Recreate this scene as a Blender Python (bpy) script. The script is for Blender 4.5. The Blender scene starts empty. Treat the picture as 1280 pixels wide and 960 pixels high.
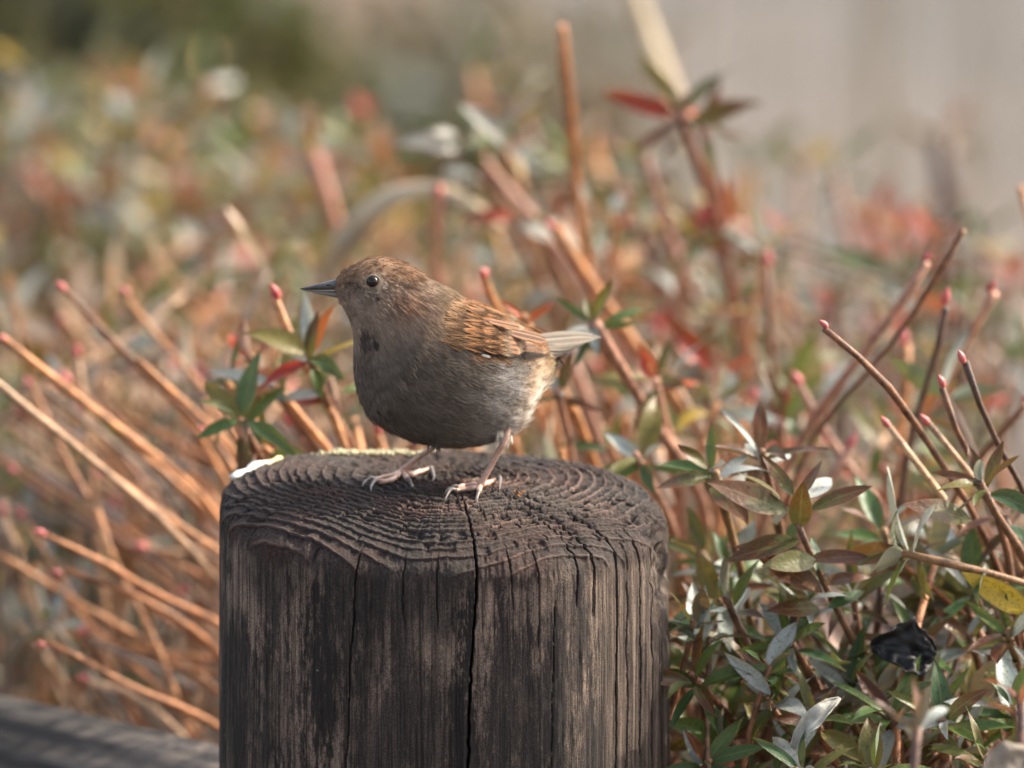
import bpy, math, random
import numpy as np
from mathutils import Vector, Matrix
from mathutils.bvhtree import BVHTree

random.seed(7)
rng = np.random.default_rng(11)
S = bpy.context.scene
COL = S.collection

# ------------------------------------------------------------------ camera
MPP = 0.00030                       # metres per photo pixel (1280 wide) at the bird
DIST = 4.0
PITCH = math.radians(11.5)
FPX = DIST / MPP
CAM = Vector((0, -DIST * math.cos(PITCH), DIST * math.sin(PITCH)))
FWD = Vector((0, math.cos(PITCH), -math.sin(PITCH)))
UP = Vector((0, math.sin(PITCH), math.cos(PITCH)))
cd = bpy.data.cameras.new('camera')
cam = bpy.data.objects.new('camera', cd)
COL.objects.link(cam)
cam.location = CAM
cam.rotation_euler = (math.pi / 2 - PITCH, 0, 0)
cd.sensor_width = 36
cd.sensor_fit = 'HORIZONTAL'
cd.lens = 36 * FPX / 1280
cd.clip_start = 0.1
cd.clip_end = 500
cd.dof.use_dof = True
cd.dof.focus_distance = DIST - 0.045
cd.dof.aperture_fstop = cd.lens / 53.0
cd.dof.aperture_blades = 9
S.camera = cam

# ------------------------------------------------------------------ light
SUN_AZ, SUN_EL = math.radians(24), math.radians(36)      # azimuth from +x (right) towards +y (away)
w = bpy.data.worlds.new('World')
S.world = w
w.use_nodes = True
nt = w.node_tree
sky = nt.nodes.new('ShaderNodeTexSky')
sky.sky_type = 'NISHITA'
sky.sun_disc = False
sky.sun_elevation = SUN_EL
sky.sun_rotation = math.pi / 2 - SUN_AZ
sky.air_density = 1.0
sky.dust_density = 5.0
sky.ozone_density = 0.4
bg = nt.nodes['Background']
bg.inputs['Strength'].default_value = 0.15
hs = nt.nodes.new('ShaderNodeHueSaturation')      # thin high haze: a paler sky
hs.inputs['Saturation'].default_value = 0.6
nt.links.new(sky.outputs[0], hs.inputs['Color'])
nt.links.new(hs.outputs[0], bg.inputs[0])
sl = bpy.data.lights.new('sun', 'SUN')
sl.energy = 2.7
sl.angle = math.radians(0.55)
sl.color = (1.0, 0.87, 0.69)
sun = bpy.data.objects.new('sun', sl)
COL.objects.link(sun)
sv = Vector((math.cos(SUN_AZ) * math.cos(SUN_EL), math.sin(SUN_AZ) * math.cos(SUN_EL), math.sin(SUN_EL)))
sun.rotation_euler = sv.to_track_quat('Z', 'Y').to_euler()
sun.location = sv * 20
S.view_settings.view_transform = 'Standard'
S.view_settings.look = 'None'
S.view_settings.exposure = 1.45
S.view_settings.gamma = 1
S.cycles.use_denoising = True
S.cycles.max_bounces = 6
S.cycles.transparent_max_bounces = 6
S.cycles.sample_clamp_indirect = 6

GROUND = -0.60


# ------------------------------------------------------------------ helpers
def at(px, py, Y=0.0):
    """world point on the vertical plane y=Y behind a photo pixel"""
    d = FWD + Vector((1, 0, 0)) * ((px - 640) / FPX) + UP * ((480 - py) / FPX)
    return CAM + d * ((Y - CAM.y) / d.y)


def ray(px, py):
    d = FWD + Vector((1, 0, 0)) * ((px - 640) / FPX) + UP * ((480 - py) / FPX)
    return CAM.copy(), d.normalized()


def proj(P):
    """world points (n,3) -> photo pixels"""
    P = np.asarray(P, float)
    q = P - np.array(CAM)
    dz = q @ np.array(FWD)
    return np.stack([640 + q[..., 0] / dz * FPX, 480 - (q @ np.array(UP)) / dz * FPX], -1)


def hsh(ix, iy, iz, seed):
    h = (ix.astype(np.int64) * 374761393 + iy.astype(np.int64) * 668265263 + iz.astype(np.int64) * 1274126177 + seed * 974634) & 0xFFFFFFFF
    h = ((h ^ (h >> 13)) * 1274126177) & 0xFFFFFFFF
    h = ((h ^ (h >> 16)) * 2246822519) & 0xFFFFFFFF
    return ((h ^ (h >> 15)) & 0xFFFFFF) / float(0xFFFFFF)


def vn(x, y, z=None, seed=0):
    """value noise -1..1"""
    x = np.asarray(x, float); y = np.asarray(y, float) + 0 * x
    z = np.zeros_like(x + y) if z is None else np.asarray(z, float) + 0 * x
    x = x + 0 * y
    fx, fy, fz = np.floor(x), np.floor(y), np.floor(z)
    tx, ty, tz = x - fx, y - fy, z - fz
    tx, ty, tz = [t * t * (3 - 2 * t) for t in (tx, ty, tz)]
    ix, iy, iz = fx.astype(np.int64), fy.astype(np.int64), fz.astype(np.int64)
    r = 0
    for a in (0, 1):
        for b in (0, 1):
            for c in (0, 1):
                wgt = (tx if a else 1 - tx) * (ty if b else 1 - ty) * (tz if c else 1 - tz)
                r = r + wgt * hsh(ix + a, iy + b, iz + c, seed)
    return r * 2 - 1


def fbm(x, y, z=None, o=4, seed=0):
    r, a = 0, 0.55
    for k in range(o):
        r = r + a * vn(np.asarray(x) * 2 ** k, np.asarray(y) * 2 ** k, None if z is None else np.asarray(z) * 2 ** k, seed + k)
        a *= 0.5
    return r


def sm(a, b, x):
    t = np.clip((x - a) / (b - a), 0, 1)
    return t * t * (3 - 2 * t)


def link(name, data, mat=None, parent=None):
    o = bpy.data.objects.new(name, data)
    COL.objects.link(o)
    if mat is not None and data is not None:
        data.materials.append(mat)
    if parent is not None:
        o.parent = parent
    return o


def tag(o, label=None, cat=None, group=None, kind=None):
    if label: o['label'] = label
    if cat: o['category'] = cat
    if group: o['group'] = group
    if kind: o['kind'] = kind
    return o


def mesh(name, V, F, smooth=True):
    m = bpy.data.meshes.new(name)
    m.from_pydata([tuple(v) for v in V], [], [tuple(f) for f in F])
    if smooth:
        m.polygons.foreach_set('use_smooth', [True] * len(m.polygons))
    m.update()
    return m


def grid_mesh(name, P, wrap=False):
    """P (rows, cols, 3) -> quad mesh through foreach_set"""
    R, C = P.shape[:2]
    idx = np.arange(R * C).reshape(R, C)
    if wrap:
        nx = np.roll(idx, -1, 1)
        a, b, c, d = idx[:-1], nx[:-1], nx[1:], idx[1:]
    else:
        a, b, c, d = idx[:-1, :-1], idx[:-1, 1:], idx[1:, 1:], idx[1:, :-1]
    q = np.stack([a, b, c, d], -1).reshape(-1, 4)
    m = bpy.data.meshes.new(name)
    m.vertices.add(R * C)
    m.vertices.foreach_set('co', P.reshape(-1).astype(np.float32))
    n = len(q)
    m.loops.add(n * 4)
    m.loops.foreach_set('vertex_index', q.reshape(-1).astype(np.int32))
    m.polygons.add(n)
    m.polygons.foreach_set('loop_start', (np.arange(n) * 4).astype(np.int32))
    m.polygons.foreach_set('loop_total', np.full(n, 4, np.int32))
    m.polygons.foreach_set('use_smooth', np.ones(n, bool))
    m.update(calc_edges=True)
    return m


def fattr(m, name, vals, typ='FLOAT', dom='POINT'):
    a = m.attributes.new(name, typ, dom)
    if typ == 'FLOAT':
        a.data.foreach_set('value', np.asarray(vals, np.float32).reshape(-1))
    else:
        v = np.asarray(vals, np.float32)
        if v.shape[-1] == 3:
            v = np.concatenate([v, np.ones(v.shape[:-1] + (1,), np.float32)], -1)
        a.data.foreach_set('color', v.reshape(-1))


def catmull(pts, n):
    """smooth curve through pts, spaced by chord length (no loops when the spacing is uneven)"""
    p = np.array([list(q) for q in pts], float)
    t = np.concatenate([[0], np.cumsum(np.linalg.norm(np.diff(p, axis=0), axis=1) + 1e-9)])
    h = np.diff(t); dl = np.diff(p, axis=0) / h[:, None]
    m = np.empty_like(p)
    m[0], m[-1] = dl[0], dl[-1]
    if len(p) > 2:
        m[1:-1] = (dl[:-1] * h[1:, None] + dl[1:] * h[:-1, None]) / (h[:-1] + h[1:])[:, None]
        m[0] = 1.5 * dl[0] - 0.5 * m[1]; m[-1] = 1.5 * dl[-1] - 0.5 * m[-2]
    x = np.linspace(0, t[-1], n)
    i = np.clip(np.searchsorted(t, x, side='right') - 1, 0, len(h) - 1)
    u = ((x - t[i]) / h[i])[:, None]; hh = h[i][:, None]
    return ((2 * u ** 3 - 3 * u ** 2 + 1) * p[i] + (u ** 3 - 2 * u ** 2 + u) * hh * m[i] + (-2 * u ** 3 + 3 * u ** 2) * p[i + 1] + (u ** 3 - u ** 2) * hh * m[i + 1])


def tube_vf(path, rad, sides=6, cap=True, squash=None):
    path = np.asarray(path, float)
    n = len(path)
    T = np.gradient(path, axis=0)
    T /= np.linalg.norm(T, axis=1)[:, None] + 1e-12
    ref = np.array([0.0, 0.0, 1.0]) if abs(T[0][2]) < 0.9 else np.array([1.0, 0, 0])
    V, F = [], []
    u = np.cross(T[0], ref); u /= np.linalg.norm(u)
    for i in range(n):
        u = u - T[i] * (u @ T[i]); u /= np.linalg.norm(u) + 1e-12
        v = np.cross(T[i], u)
        for k in range(sides):
            a = 2 * math.pi * k / sides
            V.append(path[i] + rad[i] * (math.cos(a) * u + math.sin(a) * v))
    for i in range(n - 1):
        for k in range(sides):
            k2 = (k + 1) % sides
            F.append((i * sides + k, i * sides + k2, (i + 1) * sides + k2, (i + 1) * sides + k))
    if cap:
        F.append(tuple(reversed(range(sides))))
        F.append(tuple((n - 1) * sides + k for k in range(sides)))
    return V, F


def join_vf(parts):
    V, F = [], []
    for v, f in parts:
        o = len(V)
        V += list(v)
        F += [tuple(i + o for i in q) for q in f]
    return V, F


# ------------------------------------------------------------------ materials
def new_mat(name):
    m = bpy.data.materials.new(name)
    m.use_nodes = True
    n = m.node_tree
    return m, n, n.nodes['Principled BSDF'], n.links


def N(nt_, t, **kw):
    nd = nt_.nodes.new(t)
    for k, v in kw.items():
        setattr(nd, k, v)
    return nd


def ramp(nt_, stops):
    r = nt_.nodes.new('ShaderNodeValToRGB')
    e = r.color_ramp.elements
    while len(e) < len(stops):
        e.new(0.5)
    for k, (p, c) in enumerate(stops):
        e[k].position = p
        e[k].color = tuple(c) + (1,) if len(c) == 3 else c
    return r


def noise(nt_, coord, scale, detail=4, rough=0.55, mapping=None):
    t = N(nt_, 'ShaderNodeTexNoise')
    t.inputs['Scale'].default_value = scale
    t.inputs['Detail'].default_value = detail
    t.inputs['Roughness'].default_value = rough
    if mapping is not None:
        mp = N(nt_, 'ShaderNodeMapping')
        mp.inputs['Scale'].default_value = mapping
        nt_.links.new(coord, mp.inputs['Vector'])
        coord = mp.outputs[0]
    nt_.links.new(coord, t.inputs['Vector'])
    return t


def mixc(nt_, fac, a, b, mode='MIX'):
    m = N(nt_, 'ShaderNodeMix', data_type='RGBA', blend_type=mode)
    for sock, val in ((0, fac), (6, a), (7, b)):
        if hasattr(val, 'is_output'):
            nt_.links.new(val, m.inputs[sock])
        elif sock == 0:
            m.inputs[0].default_value = val
        else:
            m.inputs[sock].default_value = tuple(val) + (1,) if len(val) == 3 else val
    return m.outputs[2]


def bump(nt_, h, strength, dist, bsdf):
    b = N(nt_, 'ShaderNodeBump')
    b.inputs['Strength'].default_value = strength
    b.inputs['Distance'].default_value = dist
    nt_.links.new(h, b.inputs['Height'])
    nt_.links.new(b.outputs[0], bsdf.inputs['Normal'])


def leaf_material(name, attr=False, rough=0.38, spec=0.30):
    m, n, b, L = new_mat(name)
    if attr:
        a = N(n, 'ShaderNodeAttribute', attribute_name='Col'); base = a.outputs['Color']; brz = a.outputs['Alpha']
        rnd = N(n, 'ShaderNodeNewGeometry').outputs['Random Per Island']
    else:
        oi = N(n, 'ShaderNodeObjectInfo'); base = oi.outputs['Color']; rnd = oi.outputs['Random']; brz = oi.outputs['Alpha']
    tc = N(n, 'ShaderNodeTexCoord')
    uv = tc.outputs['UV']
    sep = N(n, 'ShaderNodeSeparateXYZ'); L.new(uv, sep.inputs[0])
    # blotches: bronze spreading from the tip, dark specks
    uvm = N(n, 'ShaderNodeVectorMath', operation='MULTIPLY_ADD'); L.new(uv, uvm.inputs[0]); uvm.inputs[1].default_value = (0.38, 1, 1)
    rz = N(n, 'ShaderNodeMath', operation='MULTIPLY'); L.new(rnd, rz.inputs[0]); rz.inputs[1].default_value = 77
    L.new(rz.outputs[0], uvm.inputs[2])
    uvc = uvm.outputs[0]
    nz = noise(n, uvc, 5, 4)
    add = N(n, 'ShaderNodeMath', operation='ADD'); L.new(sep.outputs[1], add.inputs[0])
    mul = N(n, 'ShaderNodeMath', operation='MULTIPLY_ADD'); L.new(nz.outputs[0], mul.inputs[0]); mul.inputs[1].default_value = 1.3; mul.inputs[2].default_value = -0.75
    L.new(mul.outputs[0], add.inputs[1])
    r2 = N(n, 'ShaderNodeMath', operation='MULTIPLY_ADD'); L.new(brz, r2.inputs[0]); r2.inputs[1].default_value = 1.25; r2.inputs[2].default_value = -0.90
    ad2 = N(n, 'ShaderNodeMath', operation='ADD'); L.new(add.outputs[0], ad2.inputs[0]); L.new(r2.outputs[0], ad2.inputs[1])
    mr = N(n, 'ShaderNodeMapRange', interpolation_type='SMOOTHSTEP'); L.new(ad2.outputs[0], mr.inputs[0]); mr.inputs[1].default_value = 0.25; mr.inputs[2].default_value = 0.85
    mr.inputs[4].default_value = 0.8
    bz = mixc(n, mr.outputs[0], base, (0.092, 0.023, 0.012))
    sp = noise(n, uvc, 24, 3)
    spr = ramp(n, [(0.55, (1, 1, 1)), (0.66, (0.35, 0.28, 0.25))]); L.new(sp.outputs[0], spr.inputs[0])
    c1 = mixc(n, 0.8, bz, spr.outputs[0], 'MULTIPLY')
    # midrib paler
    au = N(n, 'ShaderNodeMath', operation='SUBTRACT'); L.new(sep.outputs[0], au.inputs[0]); au.inputs[1].default_value = 0.5
    ab = N(n, 'ShaderNodeMath', operation='ABSOLUTE'); L.new(au.outputs[0], ab.inputs[0])
    rb = ramp(n, [(0.0, (1, 1, 1)), (0.06, (0, 0, 0))]); L.new(ab.outputs[0], rb.inputs[0])
    fr = N(n, 'ShaderNodeMath', operation='MULTIPLY'); L.new(rb.outputs[0], fr.inputs[0]); fr.inputs[1].default_value = 0.35
    c2 = mixc(n, fr.outputs[0], c1, (0.26, 0.22, 0.10))
    # browned margin
    rm = ramp(n, [(0.40, (0, 0, 0)), (0.49, (1, 1, 1))]); nm_ = N(n, 'ShaderNodeMath', operation='MULTIPLY_ADD'); L.new(nz.outputs[0], nm_.inputs[0]); nm_.inputs[1].default_value = 0.22; nm_.inputs[2].default_value = -0.11
    am = N(n, 'ShaderNodeMath', operation='ADD'); L.new(ab.outputs[0], am.inputs[0]); L.new(nm_.outputs[0], am.inputs[1]); L.new(am.outputs[0], rm.inputs[0])
    fm = N(n, 'ShaderNodeMath', operation='MULTIPLY'); L.new(rm.outputs[0], fm.inputs[0]); fm.inputs[1].default_value = 0.6
    c2 = mixc(n, fm.outputs[0], c2, (0.17, 0.085, 0.045))
    # pale underside
    ge = N(n, 'ShaderNodeNewGeometry')
    under = mixc(n, 0.6, base, (0.30, 0.32, 0.27))
    c3 = mixc(n, ge.outputs['Backfacing'], c2, under)
    L.new(c3, b.inputs['Base Color'])
    b.inputs['Roughness'].default_value = rough
    b.inputs['Specular IOR Level'].default_value = spec
    nb = noise(n, uvc, 14, 3)
    vein = N(n, 'ShaderNodeTexWave', wave_type='BANDS', bands_direction='Y'); vein.inputs['Scale'].default_value = 3.2; vein.inputs['Distortion'].default_value = 1.0
    vc = N(n, 'ShaderNodeCombineXYZ'); vy = N(n, 'ShaderNodeMath', operation='MULTIPLY_ADD'); L.new(ab.outputs[0], vy.inputs[0]); vy.inputs[1].default_value = -0.45; L.new(sep.outputs[1], vy.inputs[2])
    L.new(vy.outputs[0], vc.inputs[1]); L.new(vc.outputs[0], vein.inputs['Vector'])
    hb = N(n, 'ShaderNodeMath', operation='MULTIPLY_ADD'); L.new(vein.outputs['Fac'], hb.inputs[0]); hb.inputs[1].default_value = 0.06; L.new(nb.outputs[0], hb.inputs[2])
    bump(n, hb.outputs[0], 0.35, 0.0007, b)
    tr = N(n, 'ShaderNodeBsdfTranslucent')
    tcn = mixc(n, 0.35, c2, (0.26, 0.19, 0.03))
    L.new(tcn, tr.inputs[0])
    mx = N(n, 'ShaderNodeMixShader'); mx.inputs[0].default_value = 0.22
    L.new(b.outputs[0], mx.inputs[1]); L.new(tr.outputs[0], mx.inputs[2])
    L.new(mx.outputs[0], n.nodes['Material Output'].inputs[0])
    return m


M_LEAF = leaf_material('azalea_leaf')
M_LEAFMASS = leaf_material('azalea_leaf_mass', True)
M_BUSHLEAF = leaf_material('evergreen_leaf', True, 0.6, 0.3)


def stem_material(name, attr=False):
    m, n, b, L = new_mat(name)
    base = N(n, 'ShaderNodeAttribute', attribute_name='Col').outputs['Color'] if attr else N(n, 'ShaderNodeObjectInfo').outputs['Color']
    tc = N(n, 'ShaderNodeTexCoord')
    nz = noise(n, tc.outputs['Object'], 180, 4)
    r = ramp(n, [(0.3, (0.38, 0.35, 0.34)), (0.5, (1, 1, 1)), (0.7, (1.5, 1.45, 1.4))]); L.new(nz.outputs[0], r.inputs[0])
    c = mixc(n, 1.0, base, r.outputs[0], 'MULTIPLY')
    n2 = noise(n, tc.outputs['Object'], 1400, 2)
    r2 = ramp(n, [(0.4, (0.75, 0.72, 0.7)), (0.6, (1.1, 1.1, 1.1))]); L.new(n2.outputs[0], r2.inputs[0])
    c = mixc(n, 1.0, c, r2.outputs[0], 'MULTIPLY')
    L.new(c, b.inputs['Base Color'])
    b.inputs['Roughness'].default_value = 0.55
    bump(n, n2.outputs[0], 0.6, 0.0006, b)
    return m


M_STEM = stem_material('azalea_bark')
M_STEMMASS = stem_material('azalea_twig', True)
mb, n_, b_, L_ = new_mat('pink_bud')
tc_ = N(n_, 'ShaderNodeTexCoord'); sx_ = N(n_, 'ShaderNodeSeparateXYZ'); L_.new(tc_.outputs['Generated'], sx_.inputs[0])
nz_ = noise(n_, tc_.outputs['Object'], 900, 2)
oi_ = N(n_, 'ShaderNodeObjectInfo')
bc_ = mixc(n_, nz_.outputs[0], oi_.outputs['Color'], (0.52, 0.11, 0.12))
L_.new(bc_, b_.inputs['Base Color']); b_.inputs['Roughness'].default_value = 0.45
b_.inputs['Subsurface Weight'].default_value = 0.15; b_.inputs['Subsurface Radius'].default_value = (0.002, 0.0008, 0.0006)
M_BUD = mb

# ================================================================== GROUND
def sheet(name, x0, x1, y0, y1, z, mat, kind='structure', res=40, amp=0.0):
    xs = np.linspace(x0, x1, res); ys = np.linspace(y0, y1, res)
    X, Y = np.meshgrid(xs, ys)
    Z = z + amp * fbm(X * 3, Y * 3, seed=5)
    o = link(name, grid_mesh(name, np.stack([X, Y, Z], -1)), mat)
    return tag(o, kind=kind)


m, n, b, L = new_mat('leaf_litter_soil')
tc = N(n, 'ShaderNodeTexCoord')
a = noise(n, tc.outputs['Object'], 6, 6)
r = ramp(n, [(0.32, (0.035, 0.027, 0.019)), (0.46, (0.125, 0.092, 0.070)), (0.58, (0.085, 0.085, 0.045)), (0.70, (0.19, 0.145, 0.112))]); L.new(a.outputs[0], r.inputs[0])
a2 = noise(n, tc.outputs['Object'], 55, 4)
c = mixc(n, a2.outputs[0], r.outputs[0], (0.10, 0.065, 0.045))
L.new(c, b.inputs['Base Color']); b.inputs['Roughness'].default_value = 0.95
bump(n, a2.outputs[0], 0.6, 0.02, b)
link_ground = sheet('ground', -60, 60, -8, 220, GROUND, m, res=120)

m, n, b, L = new_mat('grey_gravel_path')
tc = N(n, 'ShaderNodeTexCoord')
a = noise(n, tc.outputs['Object'], 4.5, 4)
r = ramp(n, [(0.3, (0.072, 0.066, 0.059)), (0.45, (0.104, 0.095, 0.087)), (0.58, (0.128, 0.106, 0.090)), (0.72, (0.138, 0.126, 0.110))]); L.new(a.outputs[0], r.inputs[0])
a2 = noise(n, tc.outputs['Object'], 160, 3)
r2 = ramp(n, [(0.35, (0.55, 0.55, 0.55)), (0.65, (1.25, 1.25, 1.25))]); L.new(a2.outputs[0], r2.inputs[0])
c = mixc(n, 0.8, r.outputs[0], r2.outputs[0], 'MULTIPLY')
L.new(c, b.inputs['Base Color']); b.inputs['Roughness'].default_value = 0.9
bump(n, a2.outputs[0], 0.6, 0.006, b)
# path: a strip with an uneven left verge, running off to the back right
ys = np.linspace(2.6, 60, 160)
xl = 0.02 + 0.05 * np.sin(ys * 2.1) + 0.03 * np.sin(ys * 5.3) - 0.02 * (ys - 3)
P = np.stack([np.stack([xl + (14 - xl) * t, ys, np.full_like(ys, GROUND + 0.004)], -1) for t in np.linspace(0, 1, 30)], 1)
tag(link('path', grid_mesh('path', P), m), kind='structure')

# ================================================================== POST
POST_C = at(552, 613, 0.0)
R0 = 277 * MPP


def build_post():
    th = np.concatenate([np.linspace(-100, 100, 800), np.linspace(100, 260, 170)[1:-1]]) * math.pi / 180
    C = len(th)
    thw = (th + math.pi) % (2 * math.pi) - math.pi
    def lobe(c, wd): return np.exp(-(((thw - math.radians(c)) + math.pi) % (2 * math.pi) - math.pi) ** 2 / (2 * math.radians(wd) ** 2))
    Rth = R0 * (1 + 0.055 * lobe(-43, 17) + 0.05 * lobe(34, 13) - 0.035 * lobe(0, 20) + 0.03 * lobe(68, 12) - 0.02 * lobe(52, 5)
                + 0.08 * ((np.abs(np.cos(thw)) ** 3 + np.abs(np.sin(thw)) ** 3) ** (-1 / 3) - 1) + 0.10 * lobe(-138, 24) + 0.10 * lobe(134, 22) + 0.008 * np.sin(5 * thw + 1) + 0.006 * np.sin(9 * thw))
    cf, sf = np.cos(thw), np.sin(thw)
    Hd = 0.0150 + 0.003 * cf + 0.007 * np.clip(sf, 0, 1) + 0.006 * np.clip(-sf, 0, 1) + 0.0015 * np.sin(3 * thw + 2)
    pp = 4.8 - 2.1 * np.clip(cf, 0, 1) ** 1.5 - 0.6 * np.clip(sf, 0, 1)
    ph = np.linspace(0, math.pi / 2, 2500)
    NTOP = 290
    zs = np.concatenate([np.linspace(0.00045, 0.118, 200), np.linspace(0.124, 0.53, 24)])
    rows = NTOP + len(zs)
    r = np.empty((rows, C)); z = np.empty((rows, C))
    tgt = np.linspace(0.006, 1, NTOP)
    for j in range(C):
        cx = np.sin(ph) ** (2 / pp[j]); cz = np.cos(ph) ** (2 / pp[j])
        arc = np.concatenate([[0], np.cumsum(np.hypot(np.diff(cx) * R0, np.diff(cz) * Hd[j]))])
        tt = tgt * arc[-1]
        r[:NTOP, j] = np.interp(tt, arc, cx) * Rth[j]
        z[:NTOP, j] = -(1 - np.interp(tt, arc, cz)) * Hd[j]
    for j, q in enumerate(zs):
        r[NTOP + j] = Rth * (1 + 0.10 * q); z[NTOP + j] = -Hd - q
    x = r * np.sin(thw); y = -r * np.cos(thw)
    # slight dome wear and hollow, and a tilt down to the right
    top = np.clip(1 - (r / R0) ** 2, 0, 1)
    z = z + 0.0016 * fbm(x * 45, y * 45, seed=3) * top - 0.012 * x * sm(-0.02, 0.09, x) - 0.050 * x * sm(0.0, -0.05, x)
    P = np.stack([x, y, z], -1)
    du = np.gradient(P, axis=0); dv = np.roll(P, -1, 1) - np.roll(P, 1, 1)
    nrm = np.cross(dv, du)
    nrm /= np.linalg.norm(nrm, axis=-1)[..., None] + 1e-12
    out = np.stack([x, y, 0.02 + 0 * x], -1)
    flip = np.sign((nrm * out).sum(-1)); flip[flip == 0] = 1
    nrm *= flip[..., None]
    # growth rings about the pith
    px, py = 0.004, 0.022
    dx, dy = x - px, y - py
    ang = np.arctan2(dx, -dy)
    rho = np.hypot(dx, dy)
    rho2 = rho * (1 - 0.07 * lobe(-4, 20) + 0.03 * lobe(-47, 16) + 0.03 * lobe(36, 13) - 0.02 * lobe(60, 10))
    rw = rho2 + 0.0022 * fbm(np.sin(ang) * 2.2, np.cos(ang) * 2.2, rho * 40, 3, 8) + 0.0006 * vn(x * 95, y * 95, seed=21) + 0.00022 * vn(x * 420, y * 420, z * 300, seed=22)
    q = rw / 0.0044 + 0.75 * vn(rw / 0.011, 0 * rw, seed=31)
    f = q - np.floor(q)
    amp = 0.5 + 0.5 * hsh(np.floor(q), 0 * np.floor(q), 0 * np.floor(q), 77)
    rid = np.where(f < 0.80, np.exp(-((f - 0.80) / 0.17) ** 2), np.exp(-((f - 0.80) / 0.055) ** 2)) * amp
    body = 0.55 * sm(0.05, 0.80, f) * (1 - sm(0.80, 0.90, f)) * amp
    zfront = z + 0.012 * x * sm(-0.02, 0.09, x) + 0.050 * x * sm(0.0, -0.05, x)
    uu = -zfront / Hd
    fade = 1 - sm(0.50, 0.95, uu + 0.16 * vn(ang * 9, 0 * ang, seed=9) + 0.10 * vn(ang * 40, z * 90, seed=10))
    slope = sm(0.06, 0.7, uu)
    A = 0.00115
    h = fade * A * (1 - 0.55 * slope) * (rid * 0.7 + body)
    # crumbly earlywood on the flat top, fine fibres on the worn slope
    crumb = fbm(x * 520, y * 520, z * 520, 3, 40)
    broken = sm(0.15, 0.6, vn(ang * 22, rho * 120, seed=41))
    h -= fade * (1 - slope * 0.8) * 0.0012 * broken * (1 - 0.6 * rid)
    h += fade * (0.00022 + 0.00045 * (1 - slope)) * crumb
    h += fade * slope * 0.00030 * vn(ang * rho / 0.0007, rho / 0.012, seed=43) * (1 - rid)
    # vertical grain of the sides
    sa = thw * R0
    side = 1 - fade
    grain = vn(sa / 0.0011 + 0 * z, z / 0.05, seed=50) * 0.5 + vn(sa / 0.0027 + 0 * z, z / 0.09, seed=51)
    h += 0.00022 * grain * (0.35 + 0.65 * side) + 0.0008 * fbm(sa / 0.013 + 0 * z, z / 0.12, seed=52) * side
    h += 0.00016 * fbm(sa / 0.0012 + 0 * z, z / 0.006, seed=57, o=3)
    # drying checks: (photo x at top, x drift per metre, z from, z to, width, depth)
    crk = np.zeros_like(h)
    for cx_, dr, za, zb, wd, dp in ((597, 0.055, 0.01, -0.40, 0.00042, 0.0085), (447, 0.045, -0.014, -0.40, 0.00020, 0.003), (765, 0.0, -0.004, -0.40, 0.00050, 0.006),
                                    (672, 0.01, -0.012, -0.036, 0.0002, 0.003), (716, 0.02, -0.006, -0.02, 0.0003, 0.003), (792, 0.0, -0.012, -0.09, 0.0003, 0.0025),
                                    (806, 0.0, -0.02, -0.12, 0.0005, 0.003), (640, 0.0, -0.012, -0.02, 0.00018, 0.002), (548, 0, -0.014, -0.028, 0.00018, 0.002),
                                    (505, 0.0, -0.014, -0.026, 0.00016, 0.002), (690, 0.03, -0.03, -0.12, 0.00016, 0.0015), (395, 0.03, -0.04, -0.2, 0.00014, 0.0012),
                                    (735, 0.0, -0.003, -0.025, 0.0005, 0.003), (778, 0, -0.03, -0.2, 0.0003, 0.002), (818, 0, -0.03, -0.3, 0.0005, 0.003)):
        xc = (cx_ - 552) * MPP
        pc = math.atan2(xc - px, math.sqrt(max(R0 ** 2 - xc ** 2, 1e-6)) + py)
        wig = 0.0006 * vn(z / 0.012, 0 * z, seed=int(cx_)) + 0.0003 * vn(z / 0.003, rho / 0.004, seed=int(cx_) + 1)
        dd = np.abs((ang - pc) * rho + wig + dr * np.minimum(0, zfront + 0.02) * -1 * 1.0)
        dd = np.where(np.abs(ang - pc) < 0.6, dd, 1)
        inn = sm(zb - 0.01, zb, zfront) * (1 - sm(za, za + 0.008, zfront)) * sm(0.018, 0.035, rho)
        wz = wd * (0.6 + 0.5 * sm(0.02, 0.07, rho))
        cc = np.clip(1 - (dd / wz) ** 2, 0, 1) ** 0.5 * inn
        h -= dp * cc
        crk = np.maximum(crk, cc)
    # short radial breaks across the rings
    br = vn(ang * 42, np.floor(q) * 7.3, seed=60)
    brk = sm(0.62, 0.85, br) * fade
    h -= 0.0009 * brk
    # broken, splintered right shoulder
    sh = np.exp(-((thw - 1.35) / 0.16) ** 2) * sm(-0.06, -0.02, zfront) * sm(0.055, 0.075, r)
    h += sh * (-0.004 + 0.0045 * vn(x * 330, y * 200, z * 260, seed=70))
    P = P + nrm * h[..., None]
    P += np.array(POST_C)
    me = grid_mesh('wooden_post', P, wrap=True)
    fattr(me, 'ridge', np.clip(np.exp(-((f - 0.78) / 0.085) ** 2) * amp * fade * (1 - 0.35 * slope), 0, 1))
    fattr(me, 'fade', fade)
    fattr(me, 'worn', np.clip(sm(-0.1, 0.5, fbm(sa / 0.011 + 0 * z, z / 0.022, seed=95) + 0.75 * sm(-0.055, -0.014, zfront) - 0.30), 0, 1) * side)
    fattr(me, 'crack', np.maximum(crk, 0.6 * brk))
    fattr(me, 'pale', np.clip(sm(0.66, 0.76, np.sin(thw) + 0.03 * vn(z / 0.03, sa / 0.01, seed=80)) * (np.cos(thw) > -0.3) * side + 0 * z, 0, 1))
    return me, P


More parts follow.
